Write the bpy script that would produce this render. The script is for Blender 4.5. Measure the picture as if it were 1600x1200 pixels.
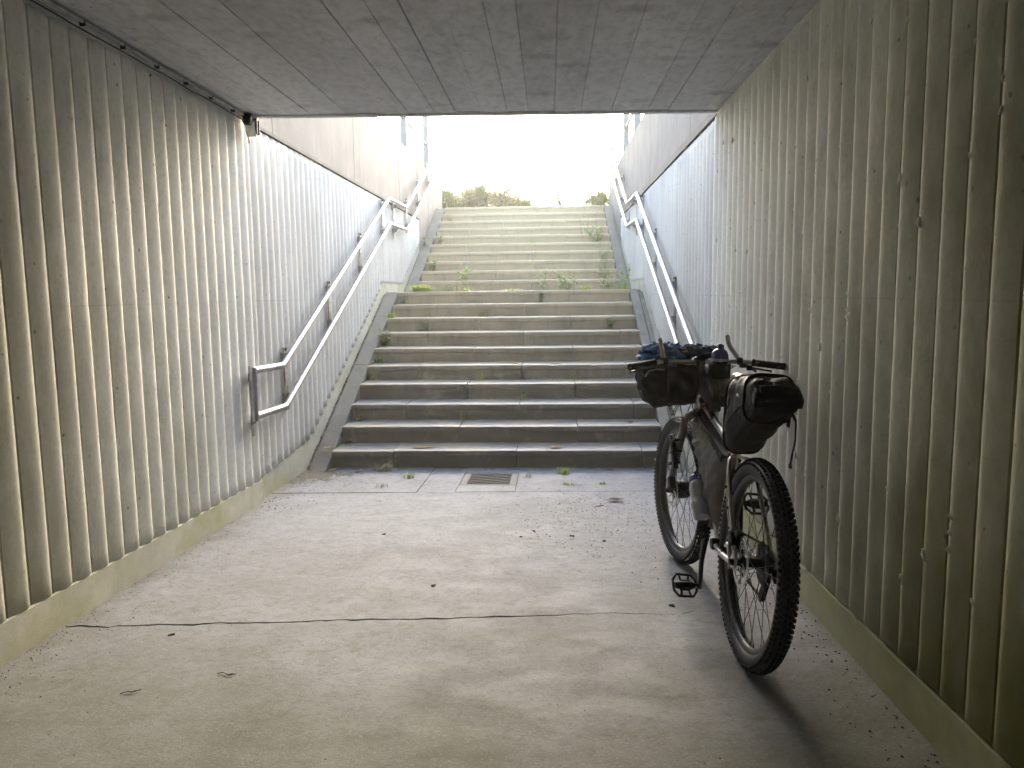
import bpy, bmesh, math, random
from mathutils import Vector, Matrix, noise
R = math.radians
scene = bpy.context.scene
for o in list(bpy.data.objects):
    bpy.data.objects.remove(o)
COL = scene.collection
rnd = random.Random(7)

# ------------------------------------------------------------------ camera
FPX, YAW, PITCH, ROLL = 1200.0, R(2.86), R(6.75), R(0.7)
fwd = Vector((-math.sin(YAW)*math.cos(PITCH), math.cos(YAW)*math.cos(PITCH), -math.sin(PITCH)))
r0 = Vector((math.cos(YAW), math.sin(YAW), 0)); u0 = r0.cross(fwd)
cright = r0*math.cos(ROLL) - u0*math.sin(ROLL)
cup = u0*math.cos(ROLL) + r0*math.sin(ROLL)
cd = bpy.data.cameras.new('camera'); cam = bpy.data.objects.new('camera', cd); COL.objects.link(cam)
cd.sensor_fit = 'HORIZONTAL'; cd.sensor_width = 36; cd.lens = FPX/1600*36
cd.clip_start = 0.05; cd.clip_end = 3000
cam.matrix_world = Matrix(((cright.x, cup.x, -fwd.x, 0), (cright.y, cup.y, -fwd.y, 0),
                           (cright.z, cup.z, -fwd.z, 1.47), (0, 0, 0, 1)))
scene.camera = cam

# ------------------------------------------------------------------ sky, sun, exposure
SUN_EL, SUN_AZ = R(23), R(7)          # ahead of the camera, a little to the right
w = bpy.data.worlds.new('World'); scene.world = w; w.use_nodes = True
wn = w.node_tree; bgn = wn.nodes['Background']
sky = wn.nodes.new('ShaderNodeTexSky'); sky.sky_type = 'NISHITA'; sky.sun_disc = False
sky.sun_elevation = SUN_EL; sky.sun_rotation = SUN_AZ
sky.air_density = 1.0; sky.dust_density = 2.0; sky.ozone_density = 1.0
wn.links.new(sky.outputs[0], bgn.inputs[0]); bgn.inputs[1].default_value = 0.15
sl = bpy.data.lights.new('sun', 'SUN'); sun = bpy.data.objects.new('sun', sl); COL.objects.link(sun)
sl.energy = 0.5; sl.angle = R(18); sl.color = (1.0, 0.92, 0.78)
sd = Vector((math.sin(SUN_AZ)*math.cos(SUN_EL), math.cos(SUN_AZ)*math.cos(SUN_EL), math.sin(SUN_EL)))
sun.rotation_euler = sd.to_track_quat('Z', 'Y').to_euler(); sun.location = (3, 12, 12)
vs = scene.view_settings
vs.view_transform = 'Standard'; vs.look = 'None'; vs.gamma = 1.0; vs.use_curve_mapping = False
vs.exposure = 3.25
try:
    scene.cycles.use_denoising = True
    scene.cycles.max_bounces = 8; scene.cycles.diffuse_bounces = 6
    scene.cycles.use_adaptive_sampling = True; scene.cycles.adaptive_threshold = .03
    scene.cycles.sample_clamp_indirect = 8
except Exception:
    pass

# ------------------------------------------------------------------ materials
class NT:
    def __init__(s, name):
        s.m = bpy.data.materials.new(name); s.m.use_nodes = True
        s.t = s.m.node_tree; s.b = s.t.nodes['Principled BSDF']
        s.geo = s.t.nodes.new('ShaderNodeNewGeometry'); s.pos = s.geo.outputs['Position']
    def n(s, k): return s.t.nodes.new(k)
    def l(s, a, b): s.t.links.new(a, b)
    def _in(s, sock, v):
        if hasattr(v, 'is_linked') or isinstance(v, bpy.types.NodeSocket): s.l(v, sock)
        else: sock.default_value = v
    def map(s, scale, off=(0, 0, 0)):
        n = s.n('ShaderNodeMapping'); s.l(s.pos, n.inputs[0]); n.inputs['Scale'].default_value = scale
        n.inputs['Location'].default_value = off; return n.outputs[0]
    def noise(s, scale, vec=None, detail=4, rough=.55, dist=0):
        n = s.n('ShaderNodeTexNoise'); s.l(vec or s.pos, n.inputs['Vector'])
        n.inputs['Scale'].default_value = scale; n.inputs['Detail'].default_value = min(detail, 4)
        n.inputs['Roughness'].default_value = rough; n.inputs['Distortion'].default_value = dist
        return n.outputs['Fac']
    def voro(s, scale, vec=None, feat='F1'):
        n = s.n('ShaderNodeTexVoronoi'); s.l(vec or s.pos, n.inputs['Vector']); n.feature = feat
        n.inputs['Scale'].default_value = scale; return n.outputs['Distance']
    def ramp(s, fac, a, b, lo=0.0, hi=1.0):
        n = s.n('ShaderNodeMapRange'); s.l(fac, n.inputs[0])
        n.inputs[1].default_value = a; n.inputs[2].default_value = b
        n.inputs[3].default_value = lo; n.inputs[4].default_value = hi; n.clamp = True
        return n.outputs[0]
    def math(s, op, a, b=0.0):
        n = s.n('ShaderNodeMath'); n.operation = op; s._in(n.inputs[0], a); s._in(n.inputs[1], b)
        return n.outputs[0]
    def mix(s, fac, a, b):
        n = s.n('ShaderNodeMix'); n.data_type = 'RGBA'
        s._in(n.inputs[0], fac)
        for i, v in ((6, a), (7, b)):
            if isinstance(v, tuple): n.inputs[i].default_value = (*v, 1) if len(v) == 3 else v
            else: s.l(v, n.inputs[i])
        return n.outputs[2]
    def axis(s, i):
        n = s.n('ShaderNodeSeparateXYZ'); s.l(s.pos, n.inputs[0]); return n.outputs[i]
    def out(s, col, rough=.8, bump=None, strength=.3, dist=.004, metal=0.0):
        s._in(s.b.inputs['Base Color'], (*col, 1) if isinstance(col, tuple) else col)
        s._in(s.b.inputs['Roughness'], rough); s.b.inputs['Metallic'].default_value = metal
        if bump is not None:
            n = s.n('ShaderNodeBump'); s.l(bump, n.inputs['Height'])
            n.inputs['Strength'].default_value = strength; n.inputs['Distance'].default_value = dist
            s.l(n.outputs[0], s.b.inputs['Normal'])
        return s.m

def plain(name, col, rough=.6, metal=0.0, var=.25, scale=30, bump=.15, spec=None):
    t = NT(name); f = t.noise(scale)
    if spec is not None: t.b.inputs['Specular IOR Level'].default_value = spec
    d = tuple(c*(1-var) for c in col); b = tuple(min(1, c*(1+var)) for c in col)
    return t.out(t.mix(t.ramp(f, .3, .7), d, b), t.ramp(f, .3, .7, rough-.06, rough+.06),
                 t.noise(scale*4) if bump else None, bump, .002, metal)

def m_wall(name, base, seed=0, algae=1.0, near=True):
    t = NT(name)
    o = (seed*3.1, seed*1.7, seed)
    big = t.noise(1.3, t.map((1, 1, .45), o), 5, .6)
    col = t.mix(t.ramp(big, .3, .72), tuple(c*.74 for c in base), tuple(min(1, c*1.06) for c in base))
    streak = t.noise(9, t.map((1, 1, .10), o), 4, .6)
    col = t.mix(t.ramp(streak, .55, .8, 0, .38), col, tuple(c*.5 for c in base))
    fine = t.noise(55, t.map((1, 1, .7), o), 4, .7)
    col = t.mix(t.ramp(fine, .45, .8, 0, .3), col, (.20, .18, .12))
    # small dark flecks and scratches left by roots and dirt
    sp = t.voro(17, t.map((1, 1, .8), o))
    keep = t.noise(5.0, t.map((1, 1, 1), (seed+9, 3, 5)), 3)
    wob = t.noise(48, t.map((1, 1, 1), o), 2)
    fl = t.math('MULTIPLY', t.ramp(t.math('ADD', sp, t.math('MULTIPLY', wob, .30)), .20, .27, 1, 0), t.ramp(keep, .47, .55))
    col = t.mix(t.math('MULTIPLY', fl, .85), col, (.045, .038, .028))
    sc = t.noise(14, t.map((1, 1, 1), (seed+2, 8, 1)), 8, .75, 1.6)
    scm = t.math('MULTIPLY', t.ramp(t.math('ABSOLUTE', t.math('SUBTRACT', sc, .5)), .0, .022, 1, 0), t.ramp(t.noise(3.1, t.map((1, 1, .6), (seed, 1, 7)), 3), .55, .66))
    col = t.mix(t.math('MULTIPLY', scm, .35), col, (.09, .08, .055))
    gm_ = t.noise(4.5, t.map((1, 1, .55), (seed+5, 2, 3)), 4, .72, .5)
    yy = t.axis(1)
    col = t.mix(t.math('MULTIPLY', t.ramp(gm_, .48, .72, 0, .45), t.ramp(yy, 2.0, 5.5, 1, .3)), col, (.19, .175, .115))
    # faint horizontal formwork joint
    z = t.axis(2); j = t.ramp(t.math('ABSOLUTE', t.math('SUBTRACT', z, 1.437)), .0015, .0035, 1, 0)
    col = t.mix(t.math('MULTIPLY', j, t.ramp(big, .42, .62, .0, .35)), col, tuple(c*.35 for c in base))
    if algae:
        y = t.axis(1)
        g = t.math('ADD', t.ramp(z, .2, 2.4, .60, .05), t.ramp(y, 1.2, 4.4, .62, -.25))
        g = t.math('ADD', g, t.math('MULTIPLY', t.math('SUBTRACT', t.noise(2.2, t.map((1, 1, .5), (seed, 4, 4)), 6, .65), .5), 1.1))
        col = t.mix(t.ramp(g, .15, 1.1, 0, min(1, .92*algae)), col, (.175, .163, .05))
    return t.out(col, .78, t.math('ADD', t.noise(160, None, 3), t.math('MULTIPLY', fl, -.6)), .25, .003)

def m_conc(name, base, dark=.6, green=0.0, specks=.5, scale=1.0, rough=.82, greencol=(.16, .19, .08), streaks=.0, bumpd=.004):
    t = NT(name)
    a = t.noise(1.6*scale, None, 6, .62, .3); b = t.noise(9*scale, None, 5, .65)
    col = t.mix(t.ramp(a, .3, .7), tuple(c*dark for c in base), tuple(min(1, c*1.12) for c in base))
    col = t.mix(t.ramp(b, .42, .75, 0, .45), col, tuple(c*.62 for c in base))
    if streaks:
        s_ = t.noise(11, t.map((1, 1, .07)), 4, .6)
        col = t.mix(t.ramp(s_, .5, .74, 0, streaks), col, tuple(c*.45 for c in base))
    f = t.noise(240*scale, None, 2, .7)
    col = t.mix(t.ramp(f, .52, .72, 0, specks), col, tuple(min(1, c*1.5) for c in base))
    col = t.mix(t.ramp(f, .30, .46, specks, 0), col, tuple(c*.42 for c in base))
    if green:
        g = t.noise(3.2, None, 6, .65)
        col = t.mix(t.ramp(g, .45, .75, 0, green), col, greencol)
    return t.out(col, rough, t.math('ADD', t.noise(180*scale, None, 3), t.math('MULTIPLY', b, .8)), .35, bumpd)

def m_floor(name):
    t = NT(name); base = (.182, .193, .217)
    a = t.noise(.9, t.map((1, 1.3, 1)), 6, .6, .4); b = t.noise(5.5, t.map((.7, 1.3, 1)), 7, .68, .5)
    col = t.mix(t.ramp(a, .32, .68), tuple(c*.80 for c in base), tuple(c*1.12 for c in base))
    # smooth cement skin left in patches, coarser aggregate where it has worn away
    skin = t.ramp(b, .40, .68)
    col = t.mix(t.math('MULTIPLY', skin, .3), col, tuple(c*1.2 for c in base))
    f = t.noise(330, None, 2, .75); f2 = t.noise(120, None, 3, .7)
    worn = t.ramp(skin, 0, 1, 1, .35)
    col = t.mix(t.math('MULTIPLY', t.ramp(f, .54, .70, 0, .55), worn), col, (.31, .29, .25))
    col = t.mix(t.math('MULTIPLY', t.ramp(f, .31, .45, .8, 0), worn), col, (.15, .13, .10))
    col = t.mix(t.ramp(f2, .55, .75, 0, .35), col, (.20, .18, .13))
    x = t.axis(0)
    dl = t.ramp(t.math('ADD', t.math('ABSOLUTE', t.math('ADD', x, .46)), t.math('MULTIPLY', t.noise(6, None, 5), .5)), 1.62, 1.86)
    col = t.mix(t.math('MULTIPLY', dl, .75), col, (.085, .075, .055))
    # scrape marks
    sc = t.noise(3.0, t.map((1, .35, 1), (4, 2, 0)), 9, .72, 2.2)
    scm = t.math('MULTIPLY', t.ramp(t.math('ABSOLUTE', t.math('SUBTRACT', sc, .5)), 0, .01, 1, 0), t.ramp(t.noise(1.1, t.map((1, 1, 1), (9, 9, 0)), 2), .5, .62))
    col = t.mix(t.math('MULTIPLY', scm, .5), col, (.13, .115, .09))
    dr = t.voro(16); dk = t.math('MULTIPLY', t.ramp(t.math('ADD', dr, t.math('MULTIPLY', t.noise(60), .2)), .14, .20, 1, 0), t.ramp(t.noise(2.4, t.map((1, 1, 1), (2, 5, 0)), 3), .52, .6))
    col = t.mix(t.math('MULTIPLY', dk, .75), col, (.06, .05, .038))
    m3 = t.noise(28, t.map((1, 1.2, 1), (7, 1, 0)), 4, .7); m4 = t.noise(10, t.map((1, 1.5, 1), (1, 6, 0)), 4, .7, .6)
    col = t.mix(t.ramp(m3, .50, .70, 0, .6), col, (.09, .083, .068))
    col = t.mix(t.ramp(m4, .52, .68, 0, .55), col, (.105, .10, .085))
    col = t.mix(t.ramp(m4, .30, .44, .35, 0), col, (.27, .265, .26))
    # brown and green film, deeper inside the passage, with its own ragged edge
    y = t.axis(1)
    g = t.math('ADD', t.ramp(y, 1.4, 3.6, .85, .0), t.math('MULTIPLY', t.math('SUBTRACT', t.noise(1.7, None, 6, .65), .5), 1.3))
    col = t.mix(t.ramp(g, .1, .85, 0, .9), col, (.076, .074, .036))
    gr1 = t.noise(95, t.map((1, 1.3, 1), (3, 8, 0)), 3, .75)
    col = t.mix(t.ramp(gr1, .53, .68, 0, .5), col, (.085, .078, .058))
    col = t.mix(t.ramp(gr1, .34, .46, .30, 0), col, (.30, .285, .24))
    h = t.math('ADD', f, t.math('MULTIPLY', gr1, .9))
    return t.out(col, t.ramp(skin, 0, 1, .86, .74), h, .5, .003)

def m_step(name):
    t = NT(name); base = (.095, .092, .074)
    a = t.noise(2.1, None, 6, .65, .3); b = t.noise(14, None, 5, .7)
    rn = t.n('ShaderNodeObjectInfo').outputs['Random']
    col = t.mix(t.ramp(a, .3, .7), tuple(c*.7 for c in base), tuple(c*1.15 for c in base))
    col = t.mix(t.math('MULTIPLY', rn, .25), col, (.24, .22, .18))
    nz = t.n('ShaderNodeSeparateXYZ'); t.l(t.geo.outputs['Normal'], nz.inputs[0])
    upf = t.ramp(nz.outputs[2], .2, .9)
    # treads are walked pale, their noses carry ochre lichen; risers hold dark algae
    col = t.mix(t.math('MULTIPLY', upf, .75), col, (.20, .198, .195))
    lich = t.math('MULTIPLY', t.ramp(nz.outputs[2], .1, .6), t.ramp(t.noise(2.6, t.map((1, 3, 1)), 5, .6), .45, .6))
    col = t.mix(t.math('MULTIPLY', lich, .5), col, (.46, .36, .20))
    dry = t.ramp(t.math('ADD', t.axis(2), t.math('MULTIPLY', a, .9)), .9, 2.4)  # drier buff higher up, with warm veiling glare painted into the upper flight
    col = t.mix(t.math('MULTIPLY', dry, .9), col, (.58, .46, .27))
    st = t.noise(16, t.map((1, .3, .25)), 4, .6)
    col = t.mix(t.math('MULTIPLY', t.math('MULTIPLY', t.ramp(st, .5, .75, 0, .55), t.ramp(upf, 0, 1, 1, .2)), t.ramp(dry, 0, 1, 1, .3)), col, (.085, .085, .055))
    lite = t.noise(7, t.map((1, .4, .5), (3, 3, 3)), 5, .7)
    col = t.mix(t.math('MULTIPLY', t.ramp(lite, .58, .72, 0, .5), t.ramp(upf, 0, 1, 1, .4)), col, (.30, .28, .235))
    f = t.noise(300, None, 2, .7)
    col = t.mix(t.ramp(f, .54, .72, 0, .4), col, (.32, .30, .25))
    col = t.mix(t.ramp(f, .30, .45, .5, 0), col, (.09, .08, .06))
    return t.out(col, t.ramp(upf, 0, 1, .8, .62), t.math('ADD', f, t.math('MULTIPLY', b, 1.2)), .4, .004)

def m_leaf(name, a, b):
    t = NT(name); rn = t.noise(38, None, 3)
    t.out(t.mix(t.ramp(rn, .32, .68), a, b), .6)
    t.b.inputs['Subsurface Weight'].default_value = 0.0
    tr = t.n('ShaderNodeBsdfTranslucent'); mx = t.n('ShaderNodeMixShader'); mx.inputs[0].default_value = .45
    t.l(t.b.inputs['Base Color'].links[0].from_socket, tr.inputs[0])
    t.l(t.b.outputs[0], mx.inputs[1]); t.l(tr.outputs[0], mx.inputs[2])
    t.l(mx.outputs[0], t.t.nodes['Material Output'].inputs[0]); return t.m

def m_steel(name, col=(.62, .62, .64), rough=.3):
    t = NT(name); f = t.noise(22, None, 5, .6); g = t.noise(90, t.map((1, 1, 1)), 3)
    return t.out(t.mix(t.ramp(f, .35, .75), col, tuple(c*.7 for c in col)), t.ramp(f, .3, .7, rough-.06, rough+.16), g, .06, .002, 1.0)

def m_ceiling(name):
    t = NT(name); base = (.50, .505, .52)
    rn = t.n('ShaderNodeObjectInfo').outputs['Random']
    a = t.noise(1.2, t.map((1, .5, 1)), 6, .62, .4); b = t.noise(7, t.map((1.6, .35, 1)), 6, .65)
    col = t.mix(t.ramp(a, .3, .7), tuple(c*.78 for c in base), tuple(c*1.16 for c in base))
    col = t.mix(t.math('MULTIPLY', rn, .55), col, tuple(c*1.3 for c in base))
    col = t.mix(t.ramp(b, .5, .75, 0, .35), col, tuple(c*.55 for c in base))
    kn = t.voro(2.7, t.map((.8, 1.35, 1)))
    km = t.ramp(t.math('ADD', kn, t.math('MULTIPLY', t.noise(26, None, 4), .3)), .24, .40, 1, 0)
    col = t.mix(t.math('MULTIPLY', km, .38), col, (.11, .108, .11))
    sm = t.voro(11, t.map((1.2, .7, 1))); ss = t.math('MULTIPLY', t.ramp(t.math('ADD', sm, t.math('MULTIPLY', t.noise(60), .2)), .13, .19, 1, 0), t.ramp(t.noise(3), .5, .6))
    col = t.mix(t.math('MULTIPLY', ss, .7), col, (.06, .055, .05))
    wt = t.noise(15, t.map((1, .4, 1), (3, 3, 0)), 7, .75, 1.5)
    col = t.mix(t.math('MULTIPLY', t.ramp(t.math('ABSOLUTE', t.math('SUBTRACT', wt, .5)), 0, .01, .45, 0), t.ramp(t.noise(2.3), .5, .65)), col, (.42, .41, .40))
    mt = t.noise(22, t.map((1, .55, 1), (5, 2, 0)), 4, .75)
    col = t.mix(t.ramp(mt, .48, .70, 0, .5), col, tuple(c*.42 for c in base))
    col = t.mix(t.ramp(mt, .30, .44, .4, 0), col, tuple(min(1, c*1.35) for c in base))
    wood = t.noise(60, t.map((1, .04, 1)), 4, .6)
    return t.out(col, .68, t.math('ADD', t.math('MULTIPLY', wood, .6), b), .35, .004)

MWL = m_wall('painted_ribbed_concrete_left', (.80, .79, .715), 1, .95)
MWR = m_wall('painted_ribbed_concrete_right', (.76, .75, .665), 5, 1.2)
MWG = m_wall('weathered_ribbed_concrete', (.58, .568, .51), 3, 0)
MPLR = m_conc('algae_plinth_concrete', (.36, .355, .22), .7, .9, .3, 1, .85, (.27, .27, .07))
MPL = m_conc('plinth_concrete', (.50, .49, .39), .66, .75, .3, 1, .85, (.29, .28, .07))
MUP = m_conc('upper_wall_concrete', (.165, .158, .146), .60, 0, .35, 1.6, .85, streaks=.6)
MCAP = m_conc('cap_strip_concrete', (.12, .112, .10), .7, 0, .4)
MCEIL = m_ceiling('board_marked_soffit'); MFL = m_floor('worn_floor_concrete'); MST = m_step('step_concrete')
MSTR = m_conc('stringer_concrete', (.215, .195, .155), .7, .55, .45, 1.3, .85, (.15, .155, .08))
MFL2 = m_conc('damp_strip_concrete', (.155, .153, .14), .55, .6, .5, 1.6, .8, (.085, .085, .06))
MDARK = plain('joint_dirt_and_shade', (.012, .011, .009), .95, 0, .5, 60, .6)  # dirt in the joints, with the drain pit's shade put into the colour
MSOIL = m_conc('earth_and_grass', (.13, .14, .06), .6, .6, .5)
MSTEEL = m_steel('handrail_steel', (.42, .42, .46), .38); MGALV = plain('painted_grey_posts', (.20, .19, .175), .5, 0, .15, 12)
MPLATE = m_steel('bracket_plate', (.36, .35, .33), .5)
MCOND = plain('weathered_conduit', (.34, .33, .31), .6, 0, .35, 20); MCLIP = plain('clip_plastic', (.05, .05, .05), .6)
MFOIL = plain('cracked_pale_plastic', (.55, .54, .52), .45, 0, .3, 26, .5)
MIRON = plain('cast_iron_grate', (.035, .032, .028), .7, 0, .4, 50)
MTYRE = plain('tyre_rubber', (.010, .010, .011), .75, 0, .25, 80, .3, .25)
MSIDE = plain('tyre_sidewall', (.020, .020, .021), .55, 0, .2, 40, .2, .35)
MRIM = plain('black_rim', (.035, .035, .037), .35, .3, .2, 30, .05)
MTI = m_steel('brushed_titanium', (.40, .385, .36), .30)
MFORK = plain('satin_grey_fork', (.11, .10, .085), .42, .35, .15, 20, .05)
MBLK = plain('black_parts', (.008, .0085, .0095), .45, 0, .3, 40, .1, .3)
MSIL = m_steel('polished_alloy', (.62, .60, .57), .28)
MSPK = m_steel('dark_spoke', (.10, .10, .10), .4)
MRUB = plain('grip_rubber', (.009, .009, .010), .7, 0, .2, 90, .4, .2)
MBAG = plain('black_ripstop', (.006, .0075, .010), .62, 0, .3, 18, .35, .18)
MBAGG = plain('charcoal_bag_fabric', (.0095, .010, .0108), .66, 0, .25, 14, .35, .2)
MFB = plain('grey_frame_bag_fabric', (.115, .113, .110), .6, 0, .22, 10, .3)
MBLUE = plain('blue_cloth', (.03, .10, .26), .7, 0, .5, 22, .5, .2)
MTEAL = plain('navy_cloth', (.018, .050, .085), .7, 0, .5, 22, .5, .2)
MSAD = plain('saddle_leather', (.10, .095, .09), .32, 0, .15, 25, .1)
MPUR = plain('purple_blue_plastic', (.045, .035, .17), .35, 0, .2, 12, .02)
MWHT = plain('translucent_white_plastic', (.36, .375, .42), .35, 0, .08, 14, .02)
MGRN = plain('mottled_green_cloth', (.06, .075, .05), .7, 0, .6, 30, .4)
MRED = plain('dark_red_strap', (.10, .018, .018), .6)
MPRINT = plain('white_print', (.6, .6, .6), .6, 0, .05)
MGRASS = m_leaf('grass_blade', (.16, .22, .05), (.30, .36, .09))
MGDRY = m_leaf('dry_grass', (.20, .20, .09), (.36, .32, .18))
MWEED = m_leaf('weed_leaf', (.11, .19, .05), (.22, .32, .09))
MYEL = m_leaf('bright_grass', (.24, .32, .03), (.38, .46, .06))
MSHA = m_leaf('shrub_green', (.16, .20, .055), (.30, .33, .10))
MSHB = m_leaf('shrub_russet', (.20, .185, .07), (.32, .29, .11))
MTWIG = plain('twig_bark', (.09, .07, .045), .85, 0, .3, 60)
MLEAFY = m_leaf('fallen_leaf_yellow', (.34, .20, .05), (.52, .36, .14))
MLEAFB = m_leaf('fallen_leaf_brown', (.10, .07, .045), (.20, .14, .09))
MCLOD = plain('dark_dirt', (.055, .044, .032), .95, 0, .5, 90, .6)
MSILT = plain('brown_silt', (.085, .075, .055), .95, 0, .6, 70, .8)
MFLECK = plain('pale_cocoon', (.68, .66, .58), .8, 0, .2, 60, .4)

# ------------------------------------------------------------------ helpers
def link(name, me, mat, parent=None):
    o = bpy.data.objects.new(name, me); COL.objects.link(o)
    if mat is not None and len(me.materials) == 0: me.materials.append(mat)
    if parent is not None: o.parent = parent
    return o
def tag(o, label=None, cat=None, group=None, kind=None):
    if label: o['label'] = label
    if cat: o['category'] = cat
    if group: o['group'] = group
    if kind: o['kind'] = kind
    return o
def empty(name, loc=(0, 0, 0)):
    o = bpy.data.objects.new(name, None); COL.objects.link(o); o.location = loc; o.empty_display_size = .1
    return o
class MB:
    """collects shapes for ONE mesh"""
    def __init__(s): s.v = []; s.f = []
    def add(s, vs, fs):
        k = len(s.v); s.v += [tuple(p) for p in vs]; s.f += [tuple(i+k for i in f) for f in fs]; return s
    def box(s, c, h, M=None, bev=0.0):
        x, y, z = h; c = Vector(c)
        if bev:
            pts = []; fs = []
            bm = bmesh.new(); bmesh.ops.create_cube(bm, size=2)
            for v in bm.verts: v.co = Vector((v.co.x*x, v.co.y*y, v.co.z*z))
            bmesh.ops.bevel(bm, geom=bm.edges[:], offset=bev, segments=2, affect='EDGES', profile=.5)
            bm.verts.index_update()
            pts = [v.co.copy() for v in bm.verts]; fs = [[v.index for v in f.verts] for f in bm.faces]; bm.free()
        else:
            pts = [Vector((a*x, b*y, d*z)) for a in (-1, 1) for b in (-1, 1) for d in (-1, 1)]
            fs = [(0, 1, 3, 2), (4, 6, 7, 5), (0, 4, 5, 1), (2, 3, 7, 6), (0, 2, 6, 4), (1, 5, 7, 3)]
        if M is not None: pts = [M @ p for p in pts]
        return s.add([p+c for p in pts], fs)
    def tube(s, pts, r, n=10, cap=True, flat=1.0, closed=False):
        pts = [Vector(p) for p in pts]; N = len(pts)
        rs = r if isinstance(r, (list, tuple)) else [r]*N
        up = None; vs = []; fs = []
        for i, p in enumerate(pts):
            if closed: t = (pts[(i+1) % N]-pts[i-1])
            elif i == 0: t = pts[1]-pts[0]
            elif i == N-1: t = pts[-1]-pts[-2]
            else: t = (pts[i+1]-pts[i]).normalized()+(pts[i]-pts[i-1]).normalized()
            t.normalize()
            if up is None:
                a = Vector((0, 0, 1)) if abs(t.z) < .9 else Vector((1, 0, 0)); up = (a-t*a.dot(t)).normalized()
            else:
                up = (up-t*up.dot(t)).normalized()
            sd_ = t.cross(up)
            k = 1.0
            if 0 < i < N-1 and not closed:
                c = (pts[i+1]-pts[i]).normalized().dot((pts[i]-pts[i-1]).normalized()); k = 1/max(.5, math.sqrt((1+c)/2))
                k = min(k, 1.25)
            for j in range(n):
                an = 2*math.pi*j/n
                vs.append(p+(sd_*math.cos(an)*flat+up*math.sin(an))*rs[i]*k)
        M_ = N if closed else N-1
        for i in range(M_):
            for j in range(n):
                a = i*n+j; b = i*n+(j+1) % n; c = ((i+1) % N)*n+(j+1) % n; d = ((i+1) % N)*n+j
                fs.append((a, b, c, d))
        if cap and not closed:
            fs.append(tuple(range(n))[::-1]); fs.append(tuple((N-1)*n+j for j in range(n)))
        return s.add(vs, fs)
    def lathe(s, prof, org, ax, n=24, ref=None, arc=None):
        """prof: (radius, along-axis)"""
        org = Vector(org); ax = Vector(ax).normalized()
        a = Vector(ref) if ref else (Vector((0, 0, 1)) if abs(ax.z) < .9 else Vector((1, 0, 0)))
        e1 = (a-ax*a.dot(ax)).normalized(); e2 = ax.cross(e1); vs = []; fs = []; m = len(prof)
        for i in range(n):
            an = 2*math.pi*i/n
            for r_, h_ in prof: vs.append(org+ax*h_+(e1*math.cos(an)+e2*math.sin(an))*r_)
        for i in range(n):
            for j in range(m-1):
                fs.append((i*m+j, ((i+1) % n)*m+j, ((i+1) % n)*m+j+1, i*m+j+1))
        return s.add(vs, fs)
    def prism(s, poly, d):
        """poly: list of 3D points (planar), extruded by vector d"""
        n = len(poly); d = Vector(d); vs = [Vector(p) for p in poly]+[Vector(p)+d for p in poly]
        fs = [tuple(range(n))[::-1], tuple(range(n, 2*n))]+[(i, (i+1) % n, n+(i+1) % n, n+i) for i in range(n)]
        return s.add(vs, fs)
    def loft(s, secs, n=16, cap=True):
        """secs: (centre, side vec, up vec, half w, half h, exponent)"""
        vs = []; fs = []
        for c, sv, uv, hw, hh, e in secs:
            c = Vector(c); sv = Vector(sv); uv = Vector(uv)
            for j in range(n):
                a = 2*math.pi*j/n; ca, sa = math.cos(a), math.sin(a)
                vs.append(c+sv*hw*math.copysign(abs(ca)**(2/e), ca)+uv*hh*math.copysign(abs(sa)**(2/e), sa))
        for i in range(len(secs)-1):
            for j in range(n):
                fs.append((i*n+j, i*n+(j+1) % n, (i+1)*n+(j+1) % n, (i+1)*n+j))
        if cap:
            fs.append(tuple(range(n))[::-1]); fs.append(tuple((len(secs)-1)*n+j for j in range(n)))
        return s.add(vs, fs)
    def xf(s, M): s.v = [tuple(M @ Vector(p)) for p in s.v]; return s
    def jitter(s, amp, sc=20, seed=0):
        out = []
        for p in s.v:
            q = Vector(p); d = noise.noise_vector(q*sc+Vector((seed, seed*2, 1)))
            out.append(tuple(q+d*amp))
        s.v = out; return s
    def crease(s, amp, sc, seed=0):
        bm = bmesh.new(); me = bpy.data.meshes.new('x'); me.from_pydata(s.v, [], s.f); bm.from_mesh(me)
        bmesh.ops.recalc_face_normals(bm, faces=bm.faces); bm.normal_update(); bm.verts.ensure_lookup_table(); out = []
        for v in bm.verts:
            p = v.co*sc+Vector((seed, seed*1.7, 0)); k = (1-2.6*abs(noise.noise(p)))+.5*(1-2.6*abs(noise.noise(p*2.3+Vector((4, 1, 2)))))
            out.append(tuple(v.co+v.normal*amp*k))
        s.v = out; bm.free(); bpy.data.meshes.remove(me); return s
    def mesh(s, name, smooth=None):
        me = bpy.data.meshes.new(name); me.from_pydata(s.v, [], s.f); me.validate()
        bm = bmesh.new(); bm.from_mesh(me); bmesh.ops.recalc_face_normals(bm, faces=bm.faces); bm.to_mesh(me); bm.free()
        if smooth is not None:
            me.polygons.foreach_set('use_smooth', [True]*len(me.polygons))
            me.set_sharp_from_angle(angle=R(smooth))
        me.update(); return me
    def build(s, name, mat, parent=None, smooth=None): return link(name, s.mesh(name, smooth), mat, parent)

def fillet(pts, rad, seg=5):
    pts = [Vector(p) for p in pts]; out = [pts[0]]
    for i in range(1, len(pts)-1):
        a = (pts[i-1]-pts[i]); b = (pts[i+1]-pts[i]); k = min(rad, a.length*.45, b.length*.45)
        p0 = pts[i]+a.normalized()*k; p1 = pts[i]+b.normalized()*k
        for j in range(seg+1):
            t = j/seg; out.append(p0*(1-t)**2+pts[i]*2*t*(1-t)+p1*t*t)
    out.append(pts[-1]); return out

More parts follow.
